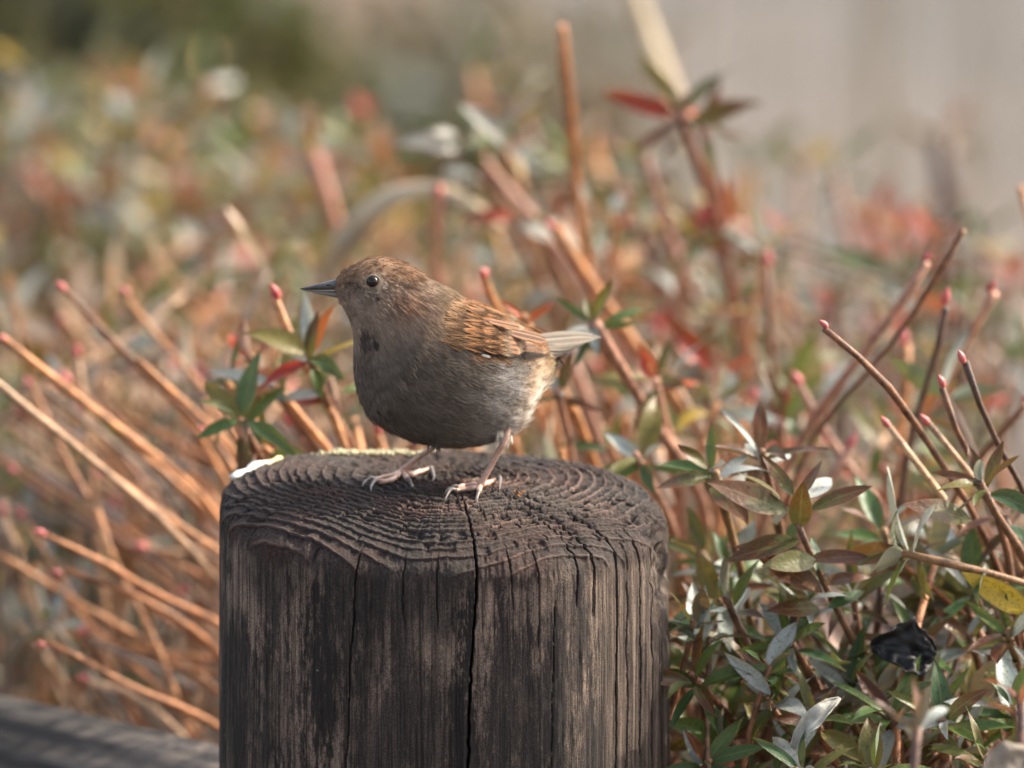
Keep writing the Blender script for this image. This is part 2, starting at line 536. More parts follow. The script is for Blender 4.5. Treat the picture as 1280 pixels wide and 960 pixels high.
def post_material():
    m, n, b, L = new_mat('weathered_wood')
    tc = N(n, 'ShaderNodeTexCoord')
    ob = tc.outputs['Object']
    at_ = lambda nm: N(n, 'ShaderNodeAttribute', attribute_name=nm).outputs['Fac']
    # sides: dark wood with vertical streaks of worn brown
    g1 = noise(n, ob, 60, 5, 0.6, (1, 1, 0.10))
    r1 = ramp(n, [(0.36, (0.012, 0.0100, 0.0098)), (0.52, (0.030, 0.0240, 0.0228)), (0.68, (0.068, 0.053, 0.047))]); L.new(g1.outputs[0], r1.inputs[0])
    g2 = noise(n, ob, 110, 6, 0.75, (1, 1, 0.12))
    g3 = noise(n, ob, 650, 6, 0.8, (1, 1, 0.30))
    mm = N(n, 'ShaderNodeMath', operation='MULTIPLY_ADD'); L.new(g3.outputs[0], mm.inputs[0]); mm.inputs[1].default_value = 0.55; L.new(g2.outputs[0], mm.inputs[2])
    mw = N(n, 'ShaderNodeMath', operation='MULTIPLY_ADD'); L.new(at_('worn'), mw.inputs[0]); mw.inputs[1].default_value = 0.11; L.new(mm.outputs[0], mw.inputs[2])
    r2 = ramp(n, [(0.765, (0, 0, 0)), (0.87, (1, 1, 1))]); L.new(mw.outputs[0], r2.inputs[0])
    g8 = noise(n, ob, 34, 3, 0.6, (1, 1, 0.55)); r8 = ramp(n, [(0.42, (0.14, 0.14, 0.14)), (0.60, (0.95, 0.95, 0.95))]); L.new(g8.outputs[0], r8.inputs[0])
    f2 = N(n, 'ShaderNodeMath', operation='MULTIPLY'); L.new(r2.outputs[0], f2.inputs[0]); L.new(r8.outputs[0], f2.inputs[1])
    side = mixc(n, f2.outputs[0], r1.outputs[0], (0.235, 0.175, 0.138))
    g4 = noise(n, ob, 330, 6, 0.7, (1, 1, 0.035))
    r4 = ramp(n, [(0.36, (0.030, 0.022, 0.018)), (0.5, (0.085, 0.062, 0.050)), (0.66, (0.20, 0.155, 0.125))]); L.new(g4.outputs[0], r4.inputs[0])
    g9 = noise(n, ob, 820, 5, 0.7, (1, 1, 0.022))
    r9 = ramp(n, [(0.40, (0.35, 0.33, 0.32)), (0.50, (1, 1, 1)), (0.64, (1.45, 1.4, 1.36))]); L.new(g9.outputs[0], r9.inputs[0])
    g10 = noise(n, ob, 1500, 4, 0.8)
    r10 = ramp(n, [(0.40, (0.55, 0.55, 0.55)), (0.52, (1, 1, 1)), (0.66, (1.7, 1.65, 1.6))]); L.new(g10.outputs[0], r10.inputs[0])
    side = mixc(n, at_('pale'), side, r4.outputs[0])  # paler streaked tone over the right side
    side = mixc(n, 1.0, mixc(n, 1.0, side, r9.outputs[0], 'MULTIPLY'), r10.outputs[0], 'MULTIPLY')
    # top: dark earlywood, worn pale latewood ridges
    g5 = noise(n, ob, 900, 4, 0.7)
    r5 = ramp(n, [(0.35, (0.010, 0.007, 0.006)), (0.55, (0.036, 0.026, 0.022)), (0.72, (0.085, 0.060, 0.050))]); L.new(g5.outputs[0], r5.inputs[0])
    g6 = noise(n, ob, 45, 4, 0.6)
    r6 = ramp(n, [(0.35, (0.085, 0.066, 0.057)), (0.6, (0.21, 0.165, 0.14))]); L.new(g6.outputs[0], r6.inputs[0])
    rf = N(n, 'ShaderNodeMapRange'); L.new(at_('ridge'), rf.inputs[0]); rf.inputs[1].default_value = 0.25; rf.inputs[2].default_value = 0.9; rf.inputs[4].default_value = 0.8
    top0 = mixc(n, rf.outputs[0], r5.outputs[0], r6.outputs[0])
    g7 = noise(n, ob, 28, 4, 0.6)
    r7 = ramp(n, [(0.42, (1, 1, 1)), (0.62, (1.55, 1.18, 1.05))]); L.new(g7.outputs[0], r7.inputs[0])
    top = mixc(n, 1.0, top0, r7.outputs[0], 'MULTIPLY')
    c = mixc(n, at_('fade'), side, top)
    # small pale specks
    vo = N(n, 'ShaderNodeTexVoronoi'); vo.inputs['Scale'].default_value = 110; L.new(ob, vo.inputs['Vector'])
    rv = ramp(n, [(0.045, (1, 1, 1)), (0.07, (0, 0, 0))]); L.new(vo.outputs['Distance'], rv.inputs[0])
    gv = noise(n, ob, 25, 2); rg = ramp(n, [(0.58, (0, 0, 0)), (0.66, (0.7, 0.7, 0.7))]); L.new(gv.outputs[0], rg.inputs[0])
    fv = N(n, 'ShaderNodeMath', operation='MULTIPLY'); L.new(rv.outputs[0], fv.inputs[0]); L.new(rg.outputs[0], fv.inputs[1])
    c = mixc(n, fv.outputs[0], c, (0.36, 0.34, 0.32))
    c = mixc(n, at_('crack'), c, (0.012, 0.009, 0.008))
    L.new(c, b.inputs['Base Color'])
    b.inputs['Roughness'].default_value = 0.78
    b.inputs['Specular IOR Level'].default_value = 0.35
    hb = N(n, 'ShaderNodeMath', operation='ADD'); L.new(g10.outputs[0], hb.inputs[0]); L.new(g9.outputs[0], hb.inputs[1])
    bump(n, hb.outputs[0], 0.9, 0.0011, b)
    return m


pm, PP = build_post()
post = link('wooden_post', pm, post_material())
tag(post, 'thick dark weathered wooden post with cracked front and ringed top under the bird', 'post')
# bvh of a thinned copy
pv = PP[:, ::1].reshape(-1, 3)
Rn, Cn = PP.shape[:2]
rr = list(range(0, 400, 2)); cc = list(range(0, Cn, 2)) + [0]
sub = PP[np.ix_(rr, cc)]
ii = np.arange(len(rr) * len(cc)).reshape(len(rr), len(cc))
quads = np.stack([ii[:-1, :-1], ii[:-1, 1:], ii[1:, 1:], ii[1:, :-1]], -1).reshape(-1, 4)
POST_BVH = BVHTree.FromPolygons([tuple(v) for v in sub.reshape(-1, 3)], [tuple(int(i) for i in q) for q in quads])


def post_hit(px, py):
    o, d = ray(px, py)
    h = POST_BVH.ray_cast(o, d)
    return h[0] if h[0] is not None else at(px, py, 0.0)


def post_rim(px, y0=540.0):
    """first photo row, from above, where the ray meets the post"""
    y = y0
    while y < 700:
        o, d = ray(px, y)
        if POST_BVH.ray_cast(o, d)[0] is not None:
            return y
        y += 0.7
    return y


def blob(cen, r, seed, sub=1):
    import bmesh
    bm = bmesh.new()
    bmesh.ops.create_icosphere(bm, subdivisions=sub, radius=1.0)
    V = []
    rs = random.Random(seed)
    for v in bm.verts:
        k = 1 + rs.uniform(-0.25, 0.25)
        V.append((cen[0] + v.co.x * r[0] * k, cen[1] + v.co.y * r[1] * k, cen[2] + v.co.z * r[2] * k))
    F = [tuple(v.index for v in f.verts) for f in bm.faces]
    bm.free()
    return V, F


def plain(name, col, rough=0.8, scale=300, var=0.35):
    m, n, b, L = new_mat(name)
    tc = N(n, 'ShaderNodeTexCoord')
    a = noise(n, tc.outputs['Object'], scale, 4)
    r = ramp(n, [(0.3, tuple(x * (1 - var) for x in col)), (0.7, tuple(min(1, x * (1 + var)) for x in col))])
    L.new(a.outputs[0], r.inputs[0]); L.new(r.outputs[0], b.inputs['Base Color'])
    b.inputs['Roughness'].default_value = rough
    bump(n, a.outputs[0], 0.4, 0.001, b)
    return m


M_LICHEN = plain('pale_lichen', (0.40, 0.36, 0.22))
prt = []
rl = random.Random(3)
for k in range(170):
    pxx = rl.triangular(385, 560, 445)
    h = post_hit(pxx, post_rim(pxx) + rl.uniform(0.3, 4.5))
    s = rl.uniform(0.0005, 0.0012)
    prt.append(blob((h.x, h.y, h.z + 0.0004), (s, s, s * 0.9), k))
V, F = join_vf(prt)
o = link('lichen', mesh('lichen', V, F), M_LICHEN, post); tag(o, kind='stuff')
prt = []
for k in range(14):
    h = post_hit(rl.gauss(652, 5), rl.gauss(618, 1.6))
    s = rl.uniform(0.0003, 0.0006)
    prt.append(blob((h.x, h.y, h.z + 0.0002), (s, s, s * 0.6), 500 + k))
V, F = join_vf(prt)
o = link('lichen', mesh('orange_lichen', V, F), plain('orange_lichen', (0.50, 0.20, 0.05)), post); tag(o, 'small orange lichen fleck on the post top', kind='stuff')


def ribbon(cl, wid, nrm, thick=0.0, camber=0.0, across=5, twist=None):
    """strip along centre line cl (n,3) with half widths wid and normals nrm -> V,F,UV"""
    cl = np.asarray(cl, float); n = len(cl)
    T = np.gradient(cl, axis=0); T /= np.linalg.norm(T, axis=1)[:, None] + 1e-12
    V, UV = [], []
    for i in range(n):
        nn = np.asarray(nrm[i], float)
        nn = nn - T[i] * (nn @ T[i]); nn /= np.linalg.norm(nn) + 1e-12
        bi = np.cross(T[i], nn)
        for k in range(across):
            u = -1 + 2 * k / (across - 1)
            V.append(cl[i] + bi * wid[i] * u + nn * (-camber * wid[i] * u * u))
            UV.append((0.5 + 0.5 * u, i / (n - 1)))
    F = []
    for i in range(n - 1):
        for k in range(across - 1):
            a_ = i * across + k
            F.append((a_, a_ + 1, a_ + 1 + across, a_ + across))
    return V, F, UV


def uvmesh(name, V, F, UV):
    m = mesh(name, V, F)
    lay = m.uv_layers.new(name='UVMap')
    idx = np.empty(len(m.loops), np.int32); m.loops.foreach_get('vertex_index', idx)
    lay.data.foreach_set('uv', np.asarray(UV, np.float32)[idx].reshape(-1))
    return m


# the shrivelled petal on the left rim
pts = [post_hit(x_, post_rim(x_) + 2.5) for x_ in (292, 303, 318, 336, 355)]
pts = [Vector(q) + Vector((-0.0008, -0.001, 0.0016)) for q in pts]
cl = catmull(pts, 16)
wd = [0.0010 + 0.0013 * math.sin(math.pi * min(1, t / 15 + 0.08)) * (1.1 - 0.5 * t / 15) for t in range(16)]
nm = [np.array((-0.25, -0.75, 0.6)) + 0.3 * np.array((math.sin(t), 0, math.cos(t * 0.7))) for t in range(16)]
V, F, UV = ribbon(cl, wd, nm, camber=0.5)
m, n, b, L = new_mat('shrivelled_petal')
tc = N(n, 'ShaderNodeTexCoord'); sp = N(n, 'ShaderNodeSeparateXYZ'); L.new(tc.outputs['UV'], sp.inputs[0])
r = ramp(n, [(0.5, (0.72, 0.70, 0.66)), (0.72, (0.62, 0.52, 0.22))]); L.new(sp.outputs[1], r.inputs[0]); L.new(r.outputs[0], b.inputs['Base Color'])
b.inputs['Roughness'].default_value = 0.6
o = link('petal', uvmesh('petal', V, F, UV), m)
so = o.modifiers.new('thick', 'SOLIDIFY'); so.thickness = 0.0007
tag(o, 'shrivelled white petal with a yellow end lying on the left rim of the post', 'petal')

# ================================================================== LOG RAIL
def build_rail():
    a = at(420, 1102, 0.085); e = at(-900, 812, 0.50)
    a, e = np.array(a), np.array(e)
    e = a + (e - a) * 2.2
    e[2] = a[2] + 0.012
    ax = e - a; Ln = np.linalg.norm(ax); ax /= Ln
    sd = np.cross(ax, (0, 0, 1)); sd /= np.linalg.norm(sd); up = np.cross(sd, ax)
    ts = np.linspace(0, Ln, 260); ph = np.linspace(0, 2 * math.pi, 90, endpoint=False)
    T, Ph = np.meshgrid(ts, ph, indexing='ij')
    r = 0.040 + 0.0030 * fbm(np.cos(Ph) * 6, np.sin(Ph) * 6, T * 5, 4, 90) + 0.0024 * vn(Ph * 14, T * 6, seed=91) - 0.003 * sm(0.55, 0.9, vn(Ph * 4, T * 3, seed=93))
    P = a + ax * T[..., None] + (np.cos(Ph) * r)[..., None] * sd + (np.sin(Ph) * r)[..., None] * up
    m, n, b, L = new_mat('grey_log')
    tc = N(n, 'ShaderNodeTexCoord')
    g = noise(n, tc.outputs['Object'], 40, 5, 0.6, (0.2, 0.2, 1.6))
    r_ = ramp(n, [(0.36, (0.030, 0.025, 0.021)), (0.50, (0.13, 0.108, 0.092)), (0.62, (0.33, 0.285, 0.25))]); L.new(g.outputs[0], r_.inputs[0])
    L.new(r_.outputs[0], b.inputs['Base Color']); b.inputs['Roughness'].default_value = 0.85
    bump(n, g.outputs[0], 0.5, 0.002, b)
    o = link('log_rail', grid_mesh('log_rail', P, wrap=True), m)
    tag(o, 'weathered grey log rail low behind the left side of the post', 'log')


build_rail()

# ================================================================== BIRD
bird = bpy.data.objects.new('bird', None)
COL.objects.link(bird)
bird.location = post_hit(560, 605)
tag(bird, 'small brown and grey songbird with rufous wing standing on the wooden post', 'bird')
BL = Vector(bird.location)
YAW = 0.58

ST = np.array([  # top x,y  bottom x,y  half depth (photo px)
    (417, 353, 420, 369, 7), (421, 347.5, 424, 376, 12), (429, 340.5, 430, 386, 19), (440, 333, 436, 398, 27), (454, 326.5, 440.5, 412, 35), (471, 323, 442, 428, 42),
    (490, 325, 442, 446, 48), (510, 333, 443.5, 467, 55), (529, 346, 449, 490, 64), (550, 357.5, 461, 513, 75),
    (572, 371, 487, 533.5, 84), (596, 382, 523, 547.5, 89), (620, 393, 561, 553.5, 89), (642, 404, 606, 549, 82),
    (660, 413.5, 639, 536, 68), (673, 421.5, 661, 511, 52), (683, 428, 677, 489, 35), (690, 434, 687, 467, 19), (694, 440, 692, 452, 7)])


def yoff(px):
    # the head looks along the picture, the body runs away to the right
    return np.where(px > 500, (px - 500) * YAW, (px - 500) * 0.22) * MPP - 0.008


def loft(ns, nphi):
    s = np.linspace(0, len(ST) - 1, ns)
    C = np.stack([catmull_1d(ST[:, k], s) for k in range(5)], 1)
    P = np.empty((ns, nphi, 3))
    for i in range(ns):
        T = C[i, :2]; B = C[i, 2:4]; hd = C[i, 4] * MPP
        cen = (T + B) / 2
        Y0 = float(yoff(cen[0]))
        c3 = np.array(at(cen[0], cen[1], Y0)); t3 = np.array(at(T[0], T[1], Y0))
        up = t3 - c3
        for k in range(nphi):
            a = 2 * math.pi * k / nphi
            ca, sa = math.cos(a), math.sin(a)
            P[i, k] = c3 + up * ca + np.array((0, -hd, 0)) * (abs(sa) ** 0.92 * math.copysign(1, sa))
    return P


def catmull_1d(v, s):
    v = np.asarray(v, float)
    e = np.concatenate([[2 * v[0] - v[1]], v, [2 * v[-1] - v[-2]]])
    i = np.clip(np.floor(s).astype(int), 0, len(v) - 2); u = s - i
    a, b, c, d = e[i], e[i + 1], e[i + 2], e[i + 3]
    return 0.5 * (2 * b + (c - a) * u + (2 * a - 5 * b + 4 * c - d) * u * u + (3 * b - a - 3 * c + d) * u ** 3)


NS, NP = 110, 96
BP = loft(NS, NP)
bi = np.arange(NS * NP).reshape(NS, NP)
nx = np.roll(bi, -1, 1)
bq = np.stack([bi[:-1], nx[:-1], nx[1:], bi[1:]], -1).reshape(-1, 4)
BODY_BVH = BVHTree.FromPolygons([tuple(v) for v in BP.reshape(-1, 3)], [tuple(int(i) for i in q) for q in bq])
dS = np.gradient(BP, axis=0); dS /= np.linalg.norm(dS, axis=-1)[..., None] + 1e-12
dK = np.roll(BP, -1, 1) - np.roll(BP, 1, 1)
BN = np.cross(dK, dS); BN /= np.linalg.norm(BN, axis=-1)[..., None] + 1e-12
cenr = BP.mean(1, keepdims=True)
sg = np.sign(((BP - cenr) * BN).sum(-1)); BN *= np.where(sg == 0, 1, sg)[..., None]


def mixv(a, b, t):
    t = np.asarray(t)[..., None]
    return a * (1 - t) + b * t


EYE = (466, 352.5)


def plumage(px, py, up, rnd):
    """albedo of a body feather by its place on the bird; up = normal z"""
    n1 = fbm(px / 9, py / 9, seed=200); n2 = vn(px / 4, py / 4, seed=210); n3 = fbm(px / 22, py / 22, seed=220)
    crown = np.array((0.210, 0.124, 0.073)); olive = np.array((0.225, 0.160, 0.102)); throat = np.array((0.205, 0.153, 0.116))
    ear = np.array((0.215, 0.122, 0.076)); breast = np.array((0.118, 0.097, 0.080)); flank = np.array((0.225, 0.196, 0.170))
    pale = np.array((0.34, 0.325, 0.31)); buff = np.array((0.44, 0.30, 0.185)); white = np.array((0.62, 0.58, 0.52)); ruf = np.array((0.27, 0.135, 0.062))
    c = np.broadcast_to(throat, px.shape + (3,)).copy()
    c = mixv(c, crown, sm(366, 346, py + 0.10 * (px - 466)) * sm(545, 505, px))
    c = mixv(c, ear, np.exp(-(((px - 506) / 26) ** 2 + ((py - 375) / 19) ** 2)))
    c = mixv(c, olive, sm(520, 548, px) * sm(455, 405, py + 0.0 * px))
    lore = np.exp(-(((px - 438) / 15) ** 2 + ((py - 356) / 10) ** 2))
    c = mixv(c, np.array((0.085, 0.062, 0.048)), 0.75 * lore)
    bl = sm(408, 446, py + 0.16 * (px - 460) - 0.00 * px + 5 * n1)
    bl = bl * (1 - sm(585, 560, px) * 0)
    c = mixv(c, breast, np.clip(bl, 0, 1) * sm(395, 420, py))
    fl = sm(545, 640, px + 10 * n3) * sm(440, 470, py)
    c = mixv(c, flank, fl)
    c = mixv(c, pale, fl * sm(-0.05, 0.35, n1 + 0.35 * n3) * 0.75)
    ven = sm(634, 660, px + 0.25 * (py - 470) + 4 * n2) * sm(430, 448, py)
    c = mixv(c, buff, ven * (0.75 + 0.25 * n2))
    wh = sm(628, 650, px + 0.55 * (py - 510)) * sm(470, 500, py)
    c = mixv(c, white, wh * sm(-0.35, 0.35, n1) * 0.85)
    c = mixv(c, np.array((0.22, 0.16, 0.09)), sm(664, 676, px) * sm(440, 455, py) * 0.8)
    c = mixv(c, np.array((0.026, 0.022, 0.022)), 0.85 * sm(0.35, 0.75, np.exp(-(((px - 456 + 3 * n2) / 11) ** 2 + ((py - 415 + 4 * n2) / 11) ** 2) / 1.0) + 0.25 * n1))
    mant = sm(556, 578, px + 0.12 * (400 - py)) * sm(452, 440, py)
    c = mixv(c, np.where((n1 > 0.12)[..., None], np.array((0.05, 0.032, 0.022)), ruf), mant)
    er = np.hypot(px - EYE[0], (py - EYE[1]) * 1.05)
    ring = np.exp(-((er - 12.0) / 2.4) ** 2) * (0.55 + 0.45 * sm(-8, 8, (px - EYE[0]) + 0.4 * (py - EYE[1])))
    c = mixv(c, np.array((0.36, 0.28, 0.205)), ring * (0.35 + 0.65 * sm(-0.3, 0.5, n2)))
    face = np.exp(-(((px - 458) / 34) ** 2 + ((py - 366) / 24) ** 2))
    c = c * (1 + 0.24 * n1 + 0.14 * n2 + face * (0.75 * vn(px / 2.6, py / 2.6, seed=240) - 0.10))[..., None]
    c = mixv(c, np.array((0.075, 0.052, 0.040)), 0.6 * np.exp(-(((py - 349 + 0.10 * (px - 500)) / 4.5) ** 2)) * sm(478, 492, px) * sm(545, 520, px))
    bodyw = sm(420, 450, py)
    c = c * (0.86 + 0.44 * rnd)[..., None] * (1 + 0.16 * bodyw * vn(px / 7, py / 7, seed=260))[..., None]
    return np.clip(c, 0.006, 0.9)


# ---- body surface
m, n, b, L = new_mat('bird_plumage')
aa = N(n, 'ShaderNodeAttribute', attribute_name='Col')
L.new(aa.outputs['Color'], b.inputs['Base Color'])
b.inputs['Roughness'].default_value = 0.85
b.inputs['Specular IOR Level'].default_value = 0.2
M_PLUME = m
BPs = BP.copy()
Vb = np.concatenate([BP.reshape(-1, 3), [BP[0].mean(0)], [BP[-1].mean(0)]]) - np.array(BL)
Fb = [tuple(int(i) for i in q) for q in bq]
Fb += [(NS * NP, int(bi[0, (k + 1) % NP]), int(bi[0, k])) for k in range(NP)]
Fb += [(NS * NP + 1, int(bi[-1, k]), int(bi[-1, (k + 1) % NP])) for k in range(NP)]
bm_ = mesh('body', Vb, Fb)
pq = proj(Vb + np.array(BL))
fattr(bm_, 'Col', plumage(pq[:, 0], pq[:, 1], pq[:, 0] * 0, np.full(len(pq), 0.45)) * 0.8, 'FLOAT_COLOR')
body = link('body', bm_, M_PLUME, bird)

# ---- soft body feathers: tufts of barbs lying along the body
area = np.linalg.norm(np.cross(np.gradient(BP, axis=0), np.gradient(BP, axis=1)), axis=-1)
sden = np.interp(np.linspace(0, 18, NS), [0, 4, 7, 10, 18], [2.6, 2.2, 1.3, 1.0, 1.0])
wgt = (area * sden[:, None]).reshape(-1); wgt /= wgt.sum()
NF = 7800
pick = rng.choice(NS * NP, NF, p=wgt)
fi, fk = np.divmod(pick, NP)
jit = rng.normal(0, 1, (NF, 3)) * 0.0011
base = BP[fi, fk] + jit
nrm = BN[fi, fk]
base -= nrm * (jit * nrm).sum(1)[:, None]
flow = dS[fi, fk]
sideways = np.cross(nrm, flow)
bpx = proj(base)
rnd = rng.random(NF)
colf = plumage(bpx[:, 0], bpx[:, 1], nrm[:, 2], rnd)
sval = fi / (NS - 1) * 18
Lf = np.interp(sval, [0, 2, 5, 8, 11, 15, 18], [1.6, 2.8, 4.4, 8.0, 10.5, 10.0, 6.5]) * 0.001 * (0.8 + 0.4 * rng.random(NF))
lift = np.interp(sval, [0, 3, 9, 18], [0.07, 0.08, 0.09, 0.10])
near = nrm[:, 1] < 0.1
ed = np.hypot(bpx[:, 0] - EYE[0], bpx[:, 1] - EYE[1])
keep = ~((ed < 9.6) & near) & ~((bpx[:, 0] < 419) & (bpx[:, 1] < 374))
# shorter round the eye, and trimmed where they would cross it
Lf = np.where((ed < 30) & near, Lf * 0.55, Lf)
idx = np.nonzero(keep)[0]
cheek = np.exp(-(((bpx[:, 0] - 488) / 40) ** 2 + ((bpx[:, 1] - 372) / 24) ** 2))
HP, HC = [], []


def tufts(base, nrm, flow, L, NB, colfn, fan=0.55, lift=0.15, up0=0.0):
    """one soft feather per row of base: NB barbs fanning from a short shaft; colfn(u, t) -> (n,3) colour at barb place u (-1..1), t (0..1)"""
    sw = np.cross(nrm, flow)
    k = len(base)
    lift = np.broadcast_to(lift, (k,))
    for b_i in range(NB):
        u = (b_i - (NB - 1) / 2) / ((NB - 1) / 2)
        a0 = rng.random(k) * 0.5
        ang = u * fan * (1 - 0.3 * a0) + rng.normal(0, 0.06, k)
        Lk = L * (1 - a0 * 0.75) * (1 - 0.32 * abs(u)) * (0.88 + 0.24 * rng.random(k))
        d = flow * np.cos(ang)[:, None] + sw * np.sin(ang)[:, None]
        st = base + flow * (a0 * L * 0.5)[:, None] + nrm * (up0 - 0.0002)
        li = lift * (0.7 + 0.6 * rng.random(k))
        vb = (0.88 + 0.24 * rng.random(k))[:, None]
        p4, c4 = [], []
        for t in (0, 0.33, 0.67, 1.0):
            p4.append(st + d * (Lk * t)[:, None] + nrm * (Lk * (li * t - 0.2 * li * t ** 3))[:, None])
            c4.append(colfn(u, a0 * 0.4 + t * (1 - a0 * 0.4)) * vb)
        HP.append(np.stack(p4, 1)); HC.append(np.stack(c4, 1))


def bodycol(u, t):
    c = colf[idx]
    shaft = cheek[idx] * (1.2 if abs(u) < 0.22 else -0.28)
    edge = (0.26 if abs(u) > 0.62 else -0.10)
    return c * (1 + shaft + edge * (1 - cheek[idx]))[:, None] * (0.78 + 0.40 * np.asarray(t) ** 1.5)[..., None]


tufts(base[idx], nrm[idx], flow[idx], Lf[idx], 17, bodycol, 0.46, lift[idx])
# ---- wing and tail feathers
def feather_mat(name, centre, edge, tip=None, cw=0.42, spec=0.3):
    m, n, b, L = new_mat(name)
    tc = N(n, 'ShaderNodeTexCoord'); sp = N(n, 'ShaderNodeSeparateXYZ'); L.new(tc.outputs['UV'], sp.inputs[0])
    su = N(n, 'ShaderNodeMath', operation='SUBTRACT'); L.new(sp.outputs[0], su.inputs[0]); su.inputs[1].default_value = 0.5
    ab = N(n, 'ShaderNodeMath', operation='ABSOLUTE'); L.new(su.outputs[0], ab.inputs[0])
    nz = noise(n, tc.outputs['Object'], 900, 3)
    ad = N(n, 'ShaderNodeMath', operation='MULTIPLY_ADD'); L.new(nz.outputs[0], ad.inputs[0]); ad.inputs[1].default_value = 0.16; L.new(ab.outputs[0], ad.inputs[2])
    mr = N(n, 'ShaderNodeMapRange', interpolation_type='SMOOTHSTEP'); L.new(ad.outputs[0], mr.inputs[0]); mr.inputs[1].default_value = cw * 0.5; mr.inputs[2].default_value = cw * 0.5 + 0.16
    c = mixc(n, mr.outputs[0], centre, edge)
    # barbs: fine slanted lines
    wv = N(n, 'ShaderNodeTexWave', wave_type='BANDS', bands_direction='Y'); wv.inputs['Scale'].default_value = 22; wv.inputs['Distortion'].default_value = 1.5
    mp = N(n, 'ShaderNodeMapping'); L.new(tc.outputs['UV'], mp.inputs[0])
    cmb = N(n, 'ShaderNodeCombineXYZ'); L.new(sp.outputs[0], cmb.inputs[0])
    sl_ = N(n, 'ShaderNodeMath', operation='MULTIPLY_ADD'); L.new(ab.outputs[0], sl_.inputs[0]); sl_.inputs[1].default_value = -0.5; L.new(sp.outputs[1], sl_.inputs[2])
    L.new(sl_.outputs[0], cmb.inputs[1]); L.new(cmb.outputs[0], wv.inputs['Vector'])
    rw_ = ramp(n, [(0.2, (0.78, 0.78, 0.78)), (0.8, (1.1, 1.1, 1.1))]); L.new(wv.outputs['Fac'], rw_.inputs[0])
    c = mixc(n, 0.7, c, rw_.outputs[0], 'MULTIPLY')
    if tip is not None:
        mt = N(n, 'ShaderNodeMapRange', interpolation_type='SMOOTHSTEP'); L.new(sp.outputs[1], mt.inputs[0]); mt.inputs[1].default_value = 0.84; mt.inputs[2].default_value = 0.90
        c = mixc(n, mt.outputs[0], c, tip)
    oi = N(n, 'ShaderNodeObjectInfo')
    vr = N(n, 'ShaderNodeMapRange'); L.new(oi.outputs['Random'], vr.inputs[0]); vr.inputs[3].default_value = 0.78; vr.inputs[4].default_value = 1.2
    hv = N(n, 'ShaderNodeHueSaturation'); L.new(c, hv.inputs['Color']); L.new(vr.outputs[0], hv.inputs['Value'])
    L.new(hv.outputs[0], b.inputs['Base Color']); b.inputs['Roughness'].default_value = 0.7
    b.inputs['Specular IOR Level'].default_value = spec
    bump(n, wv.outputs['Fac'], 0.3, 0.0003, b)
    return m


RUF = (0.30, 0.145, 0.065); DK = (0.050, 0.031, 0.022)
F_COV = feather_mat('rufous_covert', DK, RUF, cw=0.26)
F_GRT = feather_mat('tipped_covert', DK, (0.28, 0.132, 0.058), tip=(0.34, 0.22, 0.13), cw=0.24)
F_TER = feather_mat('brown_tertial', (0.085, 0.045, 0.028), (0.28, 0.145, 0.075), cw=0.5)
F_PRI = feather_mat('dark_primary', (0.020, 0.016, 0.014), (0.07, 0.045, 0.030), cw=0.75, spec=0.08)
F_TAIL = feather_mat('tail_feather', (0.13, 0.108, 0.085), (0.23, 0.19, 0.148), cw=0.45)
F_WHITE = feather_mat('white_alula', (0.22, 0.20, 0.19), (0.36, 0.34, 0.32), cw=0.5)


def body_hit(px, py, far=False):
    o, d = ray(px, py)
    if far:
        o = o + d * 8; d = -d
    h = BODY_BVH.ray_cast(o, d)
    return (np.array(h[0]), np.array(h[1])) if h[0] is not None else None


def lay_feather(b0, t0, width, lift0, lift1, mat, parent, name='feather', nseg=9, far=False, blunt=0.5, camber=0.35):
    """a vane from photo pixel b0 to t0 lying on the body, raised from lift0 to lift1 (mm)"""
    cl, nr = [], []
    last = None
    for i in range(nseg):
        t = i / (nseg - 1)
        px, py = b0[0] + (t0[0] - b0[0]) * t, b0[1] + (t0[1] - b0[1]) * t
        h = body_hit(px, py, far)
        if h is not None:
            p, nn = h
            nn = nn if (nn[1] < 0) != far else -nn
            if abs(nn[1]) < 0.35 and last is not None:      # grazing the outline: carry on straight
                step = cl[-1] - cl[-2] if len(cl) > 1 else np.array((MPP * 4, MPP * 2, -MPP * 2))
                p, nn = np.array(at(px, py, cl[-1][1] + step[1])), nr[-1]
            else:
                p = p + nn * (lift0 + (lift1 - lift0) * t) * 0.001
        else:
            if not cl:
                return None
            step = cl[-1] - cl[-2] if len(cl) > 1 else np.array((MPP * 4, MPP * 2, 0))
            p, nn = np.array(at(px, py, cl[-1][1] + abs(step[1]) * (1 if not far else -0.2))), nr[-1]
        cl.append(p); nr.append(nn); last = p
    cl = np.array(cl)
    cl[1:-1] = 0.25 * cl[:-2] + 0.5 * cl[1:-1] + 0.25 * cl[2:]
    wd = []
    for i in range(nseg):
        t = i / (nseg - 1)
        s = min(1, 0.45 + 1.6 * t) * (max(0.0, 1 - max(0, (t - (1 - 0.42 * blunt)) / (0.42 * blunt)) ** 2) ** 0.5 if blunt > 0 else 1 - t)
        wd.append(max(s, 0.04) * width * MPP)
    V, F, UV = ribbon(cl, wd, nr, camber=camber)
    V = [np.array(v) - np.array(BL) for v in V]
    return link(name, uvmesh(name, V, F, UV), mat, parent)


rf = random.Random(5)


